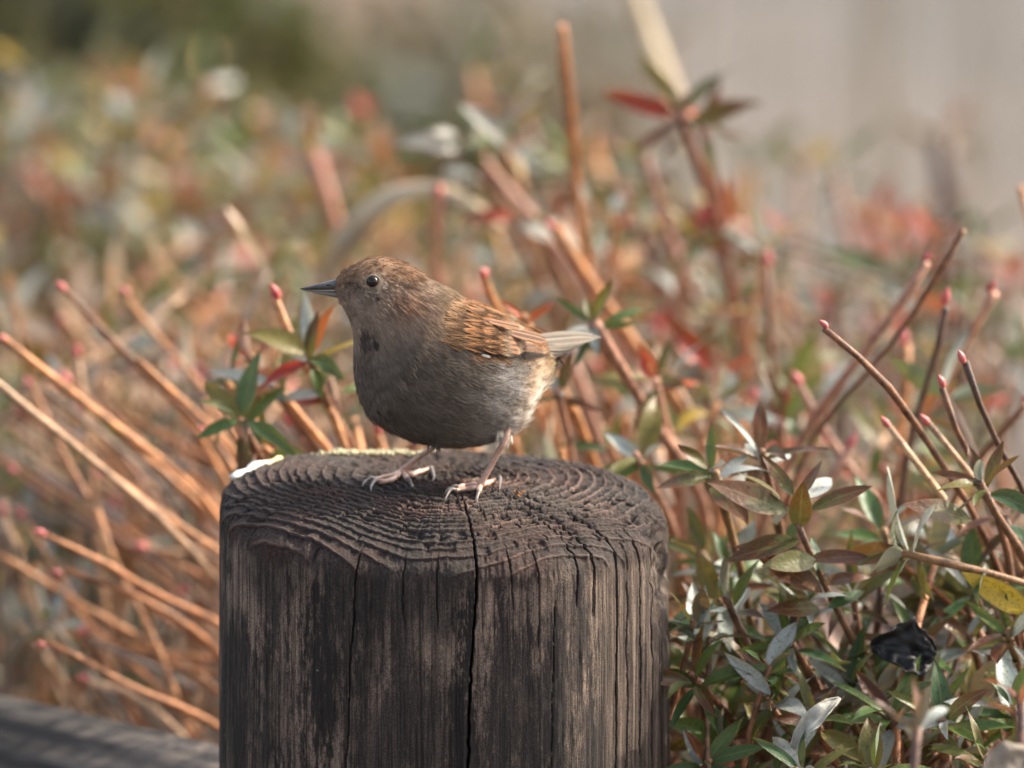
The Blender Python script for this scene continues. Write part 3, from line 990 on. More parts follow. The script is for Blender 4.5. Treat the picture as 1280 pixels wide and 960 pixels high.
def covert_tufts(spots, L, NB, fan, dark, edge, tip, lift, up0, far, dw=0.30, tk=0.5, t0=0.86):
    Bs, Ns, Fs = [], [], []
    for (x, y, an) in spots:
        h = body_hit(x, y, far)
        if h is None: continue
        p, nn = h
        nn = nn if (nn[1] < 0) != far else -nn
        h2 = body_hit(x + 5 * math.cos(an), y + 5 * math.sin(an), far)
        fl_ = (h2[0] - p) if h2 is not None else np.array((1, 0.3, -0.3))
        fl_ = fl_ - nn * (fl_ @ nn); fl_ /= np.linalg.norm(fl_)
        Bs.append(p); Ns.append(nn); Fs.append(fl_)
    if not Bs: return
    Bs, Ns, Fs = map(np.array, (Bs, Ns, Fs))
    k = len(Bs)
    var = (0.8 + 0.4 * rng.random((k, 1)))
    dwk = dw * (0.7 + 0.6 * rng.random(k))
    dark, edge, tip = map(np.array, (dark, edge, tip))

    def fn(u, t):
        t = np.asarray(t)
        w_ = sm(0.0, 0.14, abs(u) - dwk)[:, None]
        c = dark * (1 - w_) + edge * w_ * var
        tt = sm(t0, t0 + 0.10, t)[..., None] * tk
        return c * (1 - tt) + tip * tt * (0.6 + 0.4 * w_)
    tufts(Bs, Ns, Fs, L * (0.85 + 0.3 * rng.random(k)), NB, fn, fan, lift, up0)


for far in (False, True):
    wing = bpy.data.objects.new('wing', None); COL.objects.link(wing); wing.parent = bird
    for k in range(7):      # tertials and secondaries, undermost
        y0 = 408 + k * 5.2; y1 = 423.0 + k * 3.3
        lay_feather((628 + k * 0.5, y0), (684 - 0.7 * k + rf.uniform(-1, 1), y1), 5.8, 0.6 + 0.06 * (6 - k), 0.9 + 0.08 * (6 - k), F_TER, wing, far=far, blunt=0.55, camber=0.12)
    for k in range(4):
        lay_feather((592 + 4 * k, 441.5 + 1.0 * k), (681 - 7 * k, 445.0 + 1.2 * k), 4.0, 1.2 - 0.05 * k, 1.4 - 0.05 * k, F_PRI, wing, far=far, blunt=0.4, camber=0.12)
    lay_feather((600, 444), (610, 446.8), 1.5, 1.2, 1.5, F_WHITE, wing, far=far, blunt=0.6, camber=0.1)
    for k in range(2, 9):   # greater coverts, pale tips on a line
        y0 = 387 + k * 5.6; y1 = 400.5 + k * 4.9
        lay_feather((604 - 1.2 * k + rf.uniform(-2, 2), y0), (655.5 + 1.4 * math.sin(k * 0.45) - 0.3 * k + rf.uniform(-0.8, 0.8), y1 + rf.uniform(-.5, .5)), 5.6, 1.0 + 0.04 * (8 - k), 1.5 + 0.05 * (8 - k), F_GRT, wing, far=far, blunt=0.30, camber=0.12)
    sp0 = [(621 - 1.3 * k + rf.uniform(-.7, .7), 391 + 5.2 * k + rf.uniform(-.4, .4), math.radians(17 - 0.5 * k + rf.uniform(-1, 1))) for k in range(10)]
    covert_tufts(sp0, 0.0108, 70, 0.15, (0.032, 0.021, 0.015), (0.27, 0.130, 0.058), (0.62, 0.48, 0.33), 0.05, 0.0018, far, 0.34, 0.95, 0.78)
    sp5 = [(652 + rf.uniform(-4, 8), 420 + rf.uniform(-5, 16), math.radians(12)) for k in range(26)]
    covert_tufts(sp5, 0.0085, 26, 0.30, (0.12, 0.08, 0.052), (0.20, 0.135, 0.085), (0.25, 0.17, 0.11), 0.06, 0.0002, far, 0.2)
    # median and lesser coverts and the streaked mantle: soft, dark centred tufts
    sp1 = [(596 - 0.5 * k + rf.uniform(-3, 3), 384 + 5.0 * k + rf.uniform(-2, 2), math.radians(24 - 1.6 * k + rf.uniform(-5, 5))) for k in range(11)]
    covert_tufts(sp1, 0.0125, 54, 0.20, (0.040, 0.025, 0.017), (0.29, 0.138, 0.058), (0.36, 0.20, 0.09), 0.06, 0.0012, far, 0.36, 0.3)
    sp2 = [(577 - 0.4 * k + rf.uniform(-4, 4), 378 + 4.6 * k + rf.uniform(-2, 2), math.radians(25 - 1.6 * k + rf.uniform(-6, 6))) for k in range(13)]
    covert_tufts(sp2, 0.0120, 54, 0.20, (0.044, 0.028, 0.019), (0.28, 0.132, 0.056), (0.34, 0.18, 0.08), 0.06, 0.0012, far, 0.36, 0.3)
    sp3 = [(556 - 0.2 * k + rf.uniform(-5, 5), 376 + 4.2 * k + rf.uniform(-2, 2), math.radians(26 - 1.6 * k + rf.uniform(-8, 8))) for k in range(14)]
    covert_tufts(sp3, 0.0105, 46, 0.24, (0.085, 0.055, 0.036), (0.23, 0.130, 0.068), (0.24, 0.15, 0.08), 0.10, 0.0008, far, 0.2)
    sp4 = [(578 + 12.5 * k + rf.uniform(-2, 2), 373.5 + 5.6 * k + rf.uniform(0, 3), math.radians(26)) for k in range(7)] + [(584 + 12 * k, 381.5 + 5.5 * k + rf.uniform(-1, 2), math.radians(24)) for k in range(5)]
    covert_tufts(sp4, 0.0110, 46, 0.18, (0.038, 0.024, 0.017), (0.32, 0.165, 0.078), (0.5, 0.34, 0.19), 0.08, 0.0012, far, 0.34)
# pale thigh tufts where the near leg leaves the belly, brown ones on the far side
for (x0, x1, y0, y1, far_c, L_, n_) in ((622, 640, 533, 541, (0.50, 0.45, 0.39), 0.0062, 26), (536, 552, 549, 553, (0.10, 0.085, 0.07), 0.004, 12)):
    Bs, Ns, Fs = [], [], []
    for k in range(n_):
        x = rf.uniform(x0, x1); h = body_hit(x, rf.uniform(y0, y1))
        if h is None: continue
        p, nn = h; nn = nn if nn[1] < 0 else -nn
        fl_ = np.array((rf.uniform(-.25, .15), rf.uniform(-.1, .2), -1.0)); fl_ /= np.linalg.norm(fl_)
        Bs.append(p + nn * 0.0002); Ns.append(nn); Fs.append(fl_)
    if Bs:
        cc_ = np.array(far_c); vv = 0.6 + 0.6 * rng.random((len(Bs), 1))
        tufts(np.array(Bs), np.array(Ns), np.array(Fs), L_ * (0.7 + 0.5 * rng.random(len(Bs))), 13, lambda u, t: cc_ * vv, 0.35, 0.05)
tail = bpy.data.objects.new('tail', None); COL.objects.link(tail); tail.parent = bird
for k in range(8):
    f = k / 7
    b0 = at(664 + 4 * f, 422 + 17 * f, float(yoff(668)) - 0.002 - 0.0010 * k)
    xe, ye = ((752, 421.5), (750, 420.8), (744, 421.0), (747, 422.5), (741, 424.5), (733, 427.5), (722, 432), (709, 437))[k]
    e0 = at(xe, ye, float(yoff(752)) - 0.002 - 0.0010 * k)
    mid = (Vector(b0) + Vector(e0)) / 2 + Vector((0, 0, 0.0010 - 0.0022 * f))
    cl = catmull([b0, mid, e0], 12)
    wd = [MPP * 6.2 * min(1, 0.6 + 0.9 * t / 11) * (1 - max(0, (t / 11 - 0.62) / 0.38) ** 2 * 0.93) for t in range(12)]
    nm = [np.array((0.05, -0.72, 0.66))] * 12
    V, F, UV = ribbon(cl, wd, nm, camber=0.15)
    V = [np.array(v) - np.array(BL) for v in V]
    link('feather', uvmesh('tail_feather', V, F, UV), F_TAIL, tail)
# undertail coverts: a short wedge under the tail base
for k in range(7):
    f = k / 6
    b0 = at(664 + 6 * f, 446 + 26 * f, float(yoff(668)) - 0.010 + 0.002 * k); e0 = at(694 - 4 * f, 447 + 24 * f, float(yoff(690)) - 0.006 + 0.002 * k)
    cl = catmull([b0, (Vector(b0) + Vector(e0)) / 2 + Vector((0.001, -0.001, 0)), e0], 7)
    V, F, UV = ribbon(cl, [MPP * 7 * (1 - (t / 6) ** 3 * 0.8) for t in range(7)], [np.array((0.3, -0.9, 0.1))] * 7, camber=0.4)
    V = [np.array(v) - np.array(BL) for v in V]
    link('feather', uvmesh('undertail_covert', V, F, UV), feather_mat('undertail', (0.12, 0.085, 0.05), (0.27, 0.19, 0.11), cw=0.3) if k == 0 else bpy.data.materials['undertail'], tail)


# ---- body plumage: all tufts as one object
PT = np.concatenate(HP, 0); CC = np.concatenate(HC, 0)
hc = bpy.data.hair_curves.new('plumage')
hc.add_curves([4] * len(PT))
xyz = (PT - np.array(BL)).astype(np.float32).reshape(-1)
if 'position' in hc.attributes:
    hc.attributes['position'].data.foreach_set('vector', xyz)
else:
    hc.position_data.foreach_set('vector', xyz)
ra = hc.attributes.get('radius') or hc.attributes.new('radius', 'FLOAT', 'POINT')
ra.data.foreach_set('value', np.tile(np.array((0.00013, 0.00012, 0.00009, 0.00002), np.float32), len(PT)))
ca = hc.attributes.new('Col', 'FLOAT_COLOR', 'POINT')
CC = np.clip(CC, 0.004, 0.9).reshape(-1, 3)
ca.data.foreach_set('color', np.concatenate([CC, np.ones((len(CC), 1))], 1).astype(np.float32).reshape(-1))
tag(link('plumage', hc, M_PLUME, bird), kind='stuff')

# ---- beak
m, n, b, L = new_mat('horn_beak')
tc = N(n, 'ShaderNodeTexCoord'); a = noise(n, tc.outputs['Object'], 260, 3)
r = ramp(n, [(0.35, (0.030, 0.028, 0.030)), (0.65, (0.085, 0.080, 0.080))]); L.new(a.outputs[0], r.inputs[0]); L.new(r.outputs[0], b.inputs['Base Color'])
b.inputs['Roughness'].default_value = 0.33
M_BEAK = m
m, n, b, L = new_mat('horn_beak_lower')
b.inputs['Base Color'].default_value = (0.16, 0.145, 0.135, 1); b.inputs['Roughness'].default_value = 0.4
M_BEAK2 = m


def beak_part(name, topc, botc, hd, mat, Yb):
    R_, Pn = 14, 14
    P = np.empty((R_, Pn, 3))
    for i in range(R_):
        t = i / (R_ - 1)
        T = np.array(topc(t)); B = np.array(botc(t)); c = (T + B) / 2
        Y0 = Yb + float(yoff(c[0]))
        c3 = np.array(at(c[0], c[1], Y0)); up = np.array(at(T[0], T[1], Y0)) - c3
        for k in range(Pn):
            a_ = 2 * math.pi * k / Pn
            P[i, k] = c3 + up * math.cos(a_) + np.array((0, -hd(t) * MPP, 0)) * math.sin(a_)
    P -= np.array(BL)
    link(name, grid_mesh(name, P, wrap=True), mat, bird)


q1 = lambda a_, m_, b_: (lambda t: tuple((1 - t) ** 2 * a_[k] + 2 * t * (1 - t) * m_[k] + t * t * b_[k] for k in (0, 1)))
tipw = lambda w0: (lambda t: w0 * (1 - t) ** 0.75 + 0.5)
beak_part('upper_mandible', q1((426, 347.0), (403, 353.5), (375, 360.3)), q1((428, 362.0), (400, 363), (375.2, 361.6)), tipw(9.5), M_BEAK, 0.0)
beak_part('lower_mandible', q1((430, 363.5), (402, 363.8), (378, 361.7)), q1((430, 374), (403, 368.3), (378, 362.6)), tipw(8.5), M_BEAK2, 0.0)

V, F = [], []
h_ = at(411, 356.2, float(yoff(411)) - 0.0023)
V, F = blob((0, 0, 0), (0.0011, 0.0004, 0.00038), 9, 2)
no_ = link('nostril', mesh('nostril', V, F), plain('nostril_dark', (0.008, 0.007, 0.007), 0.6), bird)
no_.location = h_ - BL

# ---- eyes
m, n, b, L = new_mat('dark_eye')
tc = N(n, 'ShaderNodeTexCoord')
b.inputs['Base Color'].default_value = (0.010, 0.006, 0.004, 1); b.inputs['Roughness'].default_value = 0.10
b.inputs['Specular IOR Level'].default_value = 0.35
M_EYE = m
m, n, b, L = new_mat('eyelid_skin')
b.inputs['Base Color'].default_value = (0.22, 0.165, 0.12, 1); b.inputs['Roughness'].default_value = 0.8
M_LID = m
for far in (False, True):
    p, nn = body_hit(EYE[0], EYE[1], far)
    nn = nn if (nn[1] < 0) != far else -nn
    fr = np.array((0.10, -1.0 if not far else 1.0, 0.10)); fr /= np.linalg.norm(fr)
    cen = p + fr * 0.0002
    V, F = [], []
    import bmesh
    bm = bmesh.new(); bmesh.ops.create_uvsphere(bm, u_segments=28, v_segments=18, radius=7.7 * MPP)
    me = bpy.data.meshes.new('eye'); bm.to_mesh(me); bm.free()
    me.polygons.foreach_set('use_smooth', [True] * len(me.polygons))
    eo = link('eye', me, M_EYE, bird)
    eo.location = Vector(cen) - BL + Vector(fr) * -0.0009
    q = Vector(fr).to_track_quat('Z', 'Y')
    ring = []
    for k in range(33):
        a_ = 2 * math.pi * k / 32
        off = q @ Vector((math.cos(a_) * 8.7 * MPP, math.sin(a_) * 8.2 * MPP, 0.0004))
        ring.append(np.array(off))
    V, F = tube_vf(ring, [0.00038 + 0.0001 * math.sin(k * 2.3) for k in range(33)], 6, cap=False)
    lo = link('eyelid', mesh('eyelid', V, F), M_LID, eo)

# ---- legs
m, n, b, L = new_mat('leg_scales')
tc = N(n, 'ShaderNodeTexCoord'); a = noise(n, tc.outputs['Object'], 500, 3)
r = ramp(n, [(0.35, (0.42, 0.235, 0.165)), (0.65, (0.58, 0.38, 0.29))]); L.new(a.outputs[0], r.inputs[0]); L.new(r.outputs[0], b.inputs['Base Color'])
b.inputs['Roughness'].default_value = 0.38
b.inputs['Subsurface Weight'].default_value = 0.1; b.inputs['Subsurface Radius'].default_value = (0.002, 0.0008, 0.0005)
bump(n, a.outputs[0], 0.4, 0.0005, b)
M_LEG = m
m, n, b, L = new_mat('claw_horn')
b.inputs['Base Color'].default_value = (0.15, 0.125, 0.115, 1); b.inputs['Roughness'].default_value = 0.4
M_CLAW = m


def toe(parent, start, pix, r0, claw):
    """pix: toe joints as photo pixels lying on the post top; claw: two more pixels (bend, tip)"""
    r0 = r0 * 1.10
    P = [Vector(start)]
    for (x, y) in pix:
        P.append(Vector(post_hit(x, y)) + Vector((0, 0, r0 * 1.05)))
    n_ = 22
    cl = catmull(P, n_)
    # pads: swell between the joints
    rad = [r0 * (1.08 - 0.30 * i / (n_ - 1)) * (1 + 0.13 * math.cos(2 * math.pi * (len(pix)) * i / (n_ - 1) * 1.0)) for i in range(n_)]
    V, F = tube_vf(cl - np.array(BL), rad, 9)
    t_ = link('toe', mesh('toe', V, F), M_LEG, parent)
    e = P[-1]
    d = (P[-1] - P[-2]).normalized()
    k1 = e + d * 0.0012 + Vector((0, 0, 0.0007))
    c1 = Vector(post_hit(*claw[0])) + Vector((0, 0, 0.0012)); c2 = Vector(post_hit(*claw[1])) + Vector((0, 0, 0.0001))
    cl = catmull([e - d * 0.0006, k1, c1, c2], 14)
    rad = [r0 * 0.62 * (1 - (i / 13) ** 1.3) + 0.00008 for i in range(14)]
    V, F = tube_vf(cl - np.array(BL), rad, 8)
    link('claw', mesh('claw', V, F), M_CLAW, t_)


def leg(top, ankle, topY, toes):
    a3 = Vector(post_hit(*ankle)) + Vector((0, 0, 0.0012))
    t3 = at(top[0], top[1], topY)
    hip = Vector(t3) + (Vector(t3) - a3).normalized() * 0.006 + Vector((-0.002, 0.003, 0.003))
    cl = catmull([hip, t3, Vector(t3).lerp(a3, 0.5) + Vector((0.0002, 0, 0.0001)), a3], 26)
    rad = []
    for i in range(26):
        t = i / 25
        r_ = 0.00140 - 0.00032 * sm(0.1, 0.5, t) + 0.00040 * float(sm(0.86, 1.0, t))
        rad.append(float(r_) * (1 + 0.035 * math.sin(i * 2.6)))
    V, F = tube_vf(cl - np.array(BL), rad, 12)
    lg = link('leg', mesh('leg', V, F), M_LEG, bird)
    for pix, r0, claw in toes:
        toe(lg, a3, pix, r0, claw)
    # feathered thigh: a little cuff of barbs where the leg leaves the belly
    return lg, t3


leg((547, 552), (503, 592), 0.014, [
    (((495, 600), (484, 605), (473, 606)), 0.00105, ((466, 608), (464, 615))),
    (((490, 597), (477, 600), (467, 602)), 0.00085, ((458, 604), (453, 609))),
    (((507, 599), (510, 603)), 0.00100, ((513, 607), (516, 614))),
    (((511, 597), (523, 594), (535, 591)), 0.00105, ((541, 594), (541, 602))),
    ])
leg((632, 546), (600, 611), 0.0, [
    (((592, 614), (580, 615), (569, 617)), 0.00100, ((561, 619), (556, 627))),
    (((594, 609), (582, 610), (571, 612)), 0.00085, ((562, 614), (556, 619))),
    (((599, 616), (599, 619)), 0.00100, ((597, 623), (598, 633))),
    (((604, 610), (612, 607), (619, 605)), 0.00110, ((625, 608), (624, 614))),
    ])

# ================================================================== SHRUBS
def leaf_variant(k):
    r_ = random.Random(100 + k)
    ns = 8
    ratio = r_.uniform(0.13, 0.18) if k % 3 else r_.uniform(0.095, 0.125)
    bend = r_.uniform(-0.15, 0.65)
    fold = r_.uniform(0.10, 0.42)
    twist = r_.uniform(-0.9, 0.9)
    side = r_.uniform(-0.08, 0.08)
    if k >= 14:
        ratio, bend, fold, twist = r_.uniform(0.14, 0.18), r_.uniform(0.05, 0.22), r_.uniform(0.1, 0.25), r_.uniform(-0.12, 0.12)
    V, UV, F = [], [], []
    a = 0.0; y = z = 0.0
    cross = (-1, -0.5, 0, 0.5, 1)
    for i in range(ns + 1):
        t = i / ns
        wv = ratio * (math.sin(math.pi * min(1, t ** 0.80)) ** 0.85 + 0.06 * (1 - t)) if 0 < t < 1 else ratio * (0.10 if t == 0 else 0.02)
        tw = twist * t * t
        for u in cross:
            lx = u * wv * math.cos(fold * abs(u))
            lz = abs(u) * wv * math.sin(fold) * (1.1 - 0.3 * t) + 0.012 * math.sin(7 * t + u * 2 + k)
            lx, lz = lx * math.cos(tw) - lz * math.sin(tw), lx * math.sin(tw) + lz * math.cos(tw)
            V.append((lx + side * t * t, y - lz * math.sin(a) * 0.5, z + lz)); UV.append((0.5 + 0.5 * u, t))
        a = -bend * (t + 1 / ns) * 1.6
        y += math.cos(a) / ns; z += math.sin(a) / ns
    w_ = len(cross)
    for i in range(ns):
        for c in range(w_ - 1):
            q = i * w_ + c
            F.append((q, q + 1, q + 1 + w_, q + w_))
    return uvmesh('leaf', V, F, UV)


LEAVES = [leaf_variant(k) for k in range(18)]
for lm in LEAVES:
    lm.materials.append(M_LEAF)
LV = []
for lm in LEAVES:
    co = np.array([v.co[:] for v in lm.vertices]); fc = np.array([p.vertices[:] for p in lm.polygons])
    uv = np.zeros((len(co), 2))
    for lp, u in zip(lm.loops, lm.uv_layers[0].data):
        uv[lp.vertex_index] = u.uv[:]
    LV.append((co, fc, uv))


def bud_mesh():
    R_, Pn = 9, 8
    V, F = [], []
    for i in range(R_):
        t = i / (R_ - 1)
        rr_ = 0.25 * math.sin(math.pi * min(0.97, 0.16 + 0.84 * t)) ** 0.8 * (1.0 if t < 0.5 else 1 - 0.55 * (t - 0.5))
        for k in range(Pn):
            a = 2 * math.pi * k / Pn + 0.3 * i
            q = rr_ * (1 + 0.12 * (k % 2))
            V.append((q * math.cos(a), q * math.sin(a), t))
    for i in range(R_ - 1):
        for k in range(Pn):
            F.append((i * Pn + k, i * Pn + (k + 1) % Pn, (i + 1) * Pn + (k + 1) % Pn, (i + 1) * Pn + k))
    F.append(tuple((R_ - 1) * Pn + k for k in range(Pn)))
    m = mesh('bud', V, F); m.materials.append(M_BUD)
    return m


BUD = bud_mesh()
PAL = {
    'green': [(0.060, 0.120, 0.032), (0.042, 0.095, 0.035), (0.085, 0.14, 0.032)],
    'olive': [(0.115, 0.115, 0.030), (0.14, 0.12, 0.030), (0.085, 0.10, 0.030)],
    'bronze': [(0.100, 0.085, 0.028), (0.085, 0.090, 0.030), (0.13, 0.062, 0.030)],
    'red': [(0.36, 0.028, 0.018), (0.28, 0.024, 0.018), (0.40, 0.070, 0.022)],
    'orange': [(0.40, 0.13, 0.035), (0.34, 0.10, 0.035)],
    'yellow': [(0.42, 0.28, 0.045), (0.36, 0.27, 0.05)],
    'grey': [(0.28, 0.33, 0.31), (0.35, 0.38, 0.35)],  # pale undersides, and silvery sky sheen painted as leaf colour
    'dry': [(0.48, 0.33, 0.22), (0.42, 0.28, 0.18), (0.55, 0.42, 0.31)],
}
STYLE = {
    'mixdry': (('dry', 6), ('olive', 2), ('grey', 3), ('green', 2), ('bronze', 2)),
    'front': (('green', 4), ('bronze', 6), ('olive', 3), ('grey', 2)),
    'greeny': (('green', 7), ('olive', 3), ('bronze', 3), ('grey', 3)),
    'bronzy': (('bronze', 6), ('olive', 2), ('green', 1)),
    'mid': (('olive', 3), ('bronze', 3), ('green', 4), ('red', 2), ('grey', 4), ('yellow', 1)),
    'back': (('olive', 4), ('green', 5), ('yellow', 3), ('orange', 1), ('red', 2), ('grey', 6)),
    'reddish': (('red', 3), ('bronze', 5), ('olive', 2)),
    'redhot': (('red', 8), ('orange', 3), ('green', 1)),
    'dry': (('dry', 6), ('bronze', 2), ('olive', 1)),
    'ever': (('green', 4), ('olive', 3)),
}
RUST = (0.40, 0.165, 0.065)
ORANGE = (0.54, 0.25, 0.105); PINKB = (0.44, 0.23, 0.155); BROWN = (0.22, 0.10, 0.052); DARK = (0.10, 0.052, 0.035); GREY = (0.24, 0.19, 0.155); TAN = (0.56, 0.36, 0.22)
RS = random.Random(42)


BRZ = {'green': 0.15, 'olive': 0.45, 'bronze': 0.92, 'red': 0.45, 'grey': 0.1, 'yellow': 0.2}


def pickcol(style):
    tab = STYLE[style]; tot = sum(q[1] for q in tab); x = RS.uniform(0, tot)
    for nm, wt in tab:
        x -= wt
        if x <= 0: break
    c = RS.choice(PAL[nm]); k = RS.uniform(0.75, 1.25)
    return (c[0] * k, c[1] * k, c[2] * k, min(1, max(0, BRZ.get(nm, 0.3) + RS.uniform(-0.2, 0.2))))


class Shrub:
    def __init__(self, label, base, name='azalea_shrub', cat='shrub', group=None, cap=290):
        self.o = bpy.data.objects.new(name, None); COL.objects.link(self.o)
        self.base = Vector(base); self.o.location = self.base
        tag(self.o, label, cat, group)
        self.nl = 0; self.cap = cap; self.ns = 0
        self.mV, self.mF, self.mUV, self.mC = [], [], [], []
        self.tw, self.twc = [], []

    def stem(self, pts, r0, r1, col, n=16, wob=0.0024, sides=7):
        cl = catmull(pts, n)
        ln = np.linalg.norm(np.diff(cl, axis=0), axis=1).sum()
        tt = np.linspace(0, ln / 0.05, n)
        for k in (0, 1, 2):
            cl[:, k] += wob * vn(tt, 0 * tt + RS.uniform(0, 99), seed=k + 400) * np.clip(tt, 0, 1)
        ph = RS.randrange(5)
        rad = [(r0 + (r1 - r0) * i / (n - 1)) * (1 + 0.07 * RS.uniform(-1, 1) + (0.22 if (i % 5 == ph) else 0)) for i in range(n)]
        V, F = tube_vf(cl - cl[0], rad, sides)
        self.ns += 1
        if self.ns <= 280:
            so_ = link('stem', mesh('stem', V, F), M_STEM, self.o)
            so_.location = Vector(cl[0]) - self.base
            k = RS.uniform(0.8, 1.2)
            so_.color = (col[0] * k, col[1] * k, col[2] * k, 1)
        else:
            so_ = None
        ax = Vector(cl[-1] - cl[-3]).normalized()
        return so_, cl, ax

    def leaf(self, so_, P, d, nrm, L, col, flat=False):
        d = Vector(d).normalized(); nrm = Vector(nrm); nrm = (nrm - d * nrm.dot(d)).normalized()
        x = d.cross(nrm)
        k = RS.randrange(14); wv = RS.uniform(0.72, 1.18)
        if flat:
            k = 14 + RS.randrange(4); wv = RS.uniform(0.9, 1.2)
        if so_ is not None and self.nl < self.cap:
            lo_ = bpy.data.objects.new('leaf', LEAVES[k]); COL.objects.link(lo_)
            lo_.parent = so_
            M = Matrix((x * L * wv, d * L, nrm * L)).transposed().to_4x4()
            M.translation = Vector(P) - self.base - so_.location
            lo_.matrix_basis = M
            lo_.color = col
            self.nl += 1
        else:
            co, fc, uv = LV[k]
            R_ = np.array([x * L * wv, d * L, nrm * L])
            self.mF.append(fc + sum(len(v) for v in self.mV)); self.mV.append(co @ R_ + np.array(P) - np.array(self.base))
            self.mUV.append(uv); self.mC.append(np.broadcast_to(np.array(col), (len(co), 4)))

    def bud(self, so_, P, ax, L, col=(0.52, 0.15, 0.13, 1)):
        if so_ is None: return
        bo = bpy.data.objects.new('bud', BUD); COL.objects.link(bo); bo.parent = so_
        L *= RS.uniform(0.68, 0.98)
        M = (ax.to_track_quat('Z', 'Y').to_matrix() @ Matrix.Diagonal((L, L, L))).to_4x4()
        M.translation = Vector(P) - ax * 0.0005 - self.base - so_.location
        bo.matrix_basis = M
        k = RS.uniform(0.75, 1.2); bo.color = (col[0] * k, col[1] * k, col[2] * k, 1)

    def rosette(self, so_, P, ax, n, L, style, spread=(25, 88), up=None):
        ax = Vector(ax).normalized()
        sd = ax.cross(Vector((0.3, 0.9, 0.2))).normalized(); s2 = ax.cross(sd)
        a0 = RS.uniform(0, 6.28)
        for i in range(n):
            t = i / max(1, n - 1)
            az = a0 + 2.39996 * i + RS.uniform(-0.25, 0.25)
            th = math.radians(spread[0] + (spread[1] - spread[0]) * t ** 0.8 + RS.uniform(-9, 9))
            s = sd * math.cos(az) + s2 * math.sin(az)
            d = ax * math.cos(th) + s * math.sin(th)
            nn = ax * math.sin(th) - s * math.cos(th)
            nn = nn + Vector((RS.uniform(-.35, .35), RS.uniform(-.35, .35), RS.uniform(-.2, .35)))
            ll = L * (0.62 + 0.45 * math.sin(math.pi * (0.2 + 0.6 * t))) * RS.uniform(0.62, 1.2)
            p = Vector(P) - ax * (L * 0.34 * t) + s * 0.0012
            self.leaf(so_, p, d, nn, ll, pickcol(style))

    def along(self, so_, cl, n, L, style, t0=0.55, t1=0.95):
        for i in range(n):
            t = RS.uniform(t0, t1); q = t * (len(cl) - 1); k = int(q)
            p = Vector(cl[k]).lerp(Vector(cl[min(k + 1, len(cl) - 1)]), q - k)
            ax = Vector(cl[min(k + 1, len(cl) - 1)] - cl[max(k - 1, 0)]).normalized()
            sd = ax.orthogonal().normalized(); sd.rotate(Matrix.Rotation(RS.uniform(0, 6.28), 3, ax))
            th = math.radians(RS.uniform(40, 85))
            d = ax * math.cos(th) + sd * math.sin(th)
            self.leaf(so_, p, d, ax * math.sin(th) - sd * math.cos(th) + Vector((0, 0, 0.4)), L * RS.uniform(0.7, 1.1), pickcol(style))

    def shoot(self, tip, base, col=ORANGE, r=0.0016, kind='bud', style='mid', n=7, L=0.026, bow=0.0, root=True, nal=0, budL=0.0075, spread=(25, 88), budcol=(0.52, 0.15, 0.13, 1), rr=None):
        """tip and base: (photo x, y, depth); goes on from base down to the shrub's foot"""
        T = Vector(at(*tip)); B = Vector(at(*base))
        mid = T.lerp(B, 0.5) + Vector((RS.uniform(-1, 1), RS.uniform(-1, 1), RS.uniform(-0.5, 1))) * (T - B).length * 0.03 + Vector((0, 0, bow))
        pts = [B, mid, T]
        nseg = 20
        if root:
            ft = self.base + Vector((RS.uniform(-.05, .05), RS.uniform(-.05, .05), 0))
            ex = B + (B - T).normalized() * 0.07
            ex = ex.lerp(ft, 0.12)
            pts = [ft, ft.lerp(ex, 0.5) + (B - T).normalized() * 0.03, ex, B, mid, T]; nseg = 34
        so_, cl, ax = self.stem(pts, rr or r * 1.35, r, col, nseg)
        if kind == 'bud':
            self.bud(so_, T, ax, budL, budcol)
        elif kind == 'rosette':
            self.rosette(so_, T, ax, n, L, style, spread)
        if nal:
            self.along(so_, cl, nal, L, style, 0.72 if root else 0.3, 0.97)
        return so_, cl, ax

    def fill(self, x0, x1, y0, y1, d0, d1, n, style='mid', col=BROWN, L=0.026, leafy=0.7, nleaf=(4, 8), nal=3, lean=(0, 0), r=0.0011, cols=None):
        for k in range(n):
            px, py, d = RS.uniform(x0, x1), RS.uniform(y0, y1), RS.uniform(d0, d1)
            ln = RS.uniform(120, 260)
            an = math.radians(RS.gauss(90 + lean[0], 24 + lean[1]))
            base = (px + ln * math.cos(an), py + ln * math.sin(an), d + RS.uniform(-0.06, 0.08))
            c = RS.choice(cols) if cols else col
            kd = 'rosette' if RS.random() < leafy else ('bud' if RS.random() < 0.35 else 'cut')
            self.shoot((px, py, d), base, c, r * RS.uniform(0.8, 1.3), kd, style, RS.randint(*nleaf), L * RS.uniform(0.8, 1.15), root=RS.random() < 0.6, nal=nal if kd == 'rosette' else 0)

    def done(self):
        if self.mV:
            V = np.concatenate(self.mV); F = np.concatenate(self.mF)
            m = uvmesh('leaf_mass', V, F, np.concatenate(self.mUV))
            fattr(m, 'Col', np.concatenate(self.mC)[:, :4], 'FLOAT_COLOR')
            tag(link('leaf_mass', m, M_LEAFMASS, self.o), kind='stuff')


def foot(px, d):
    p = at(px, 900, d); return (p.x, d, GROUND)


G = 'azalea shrubs around the post'
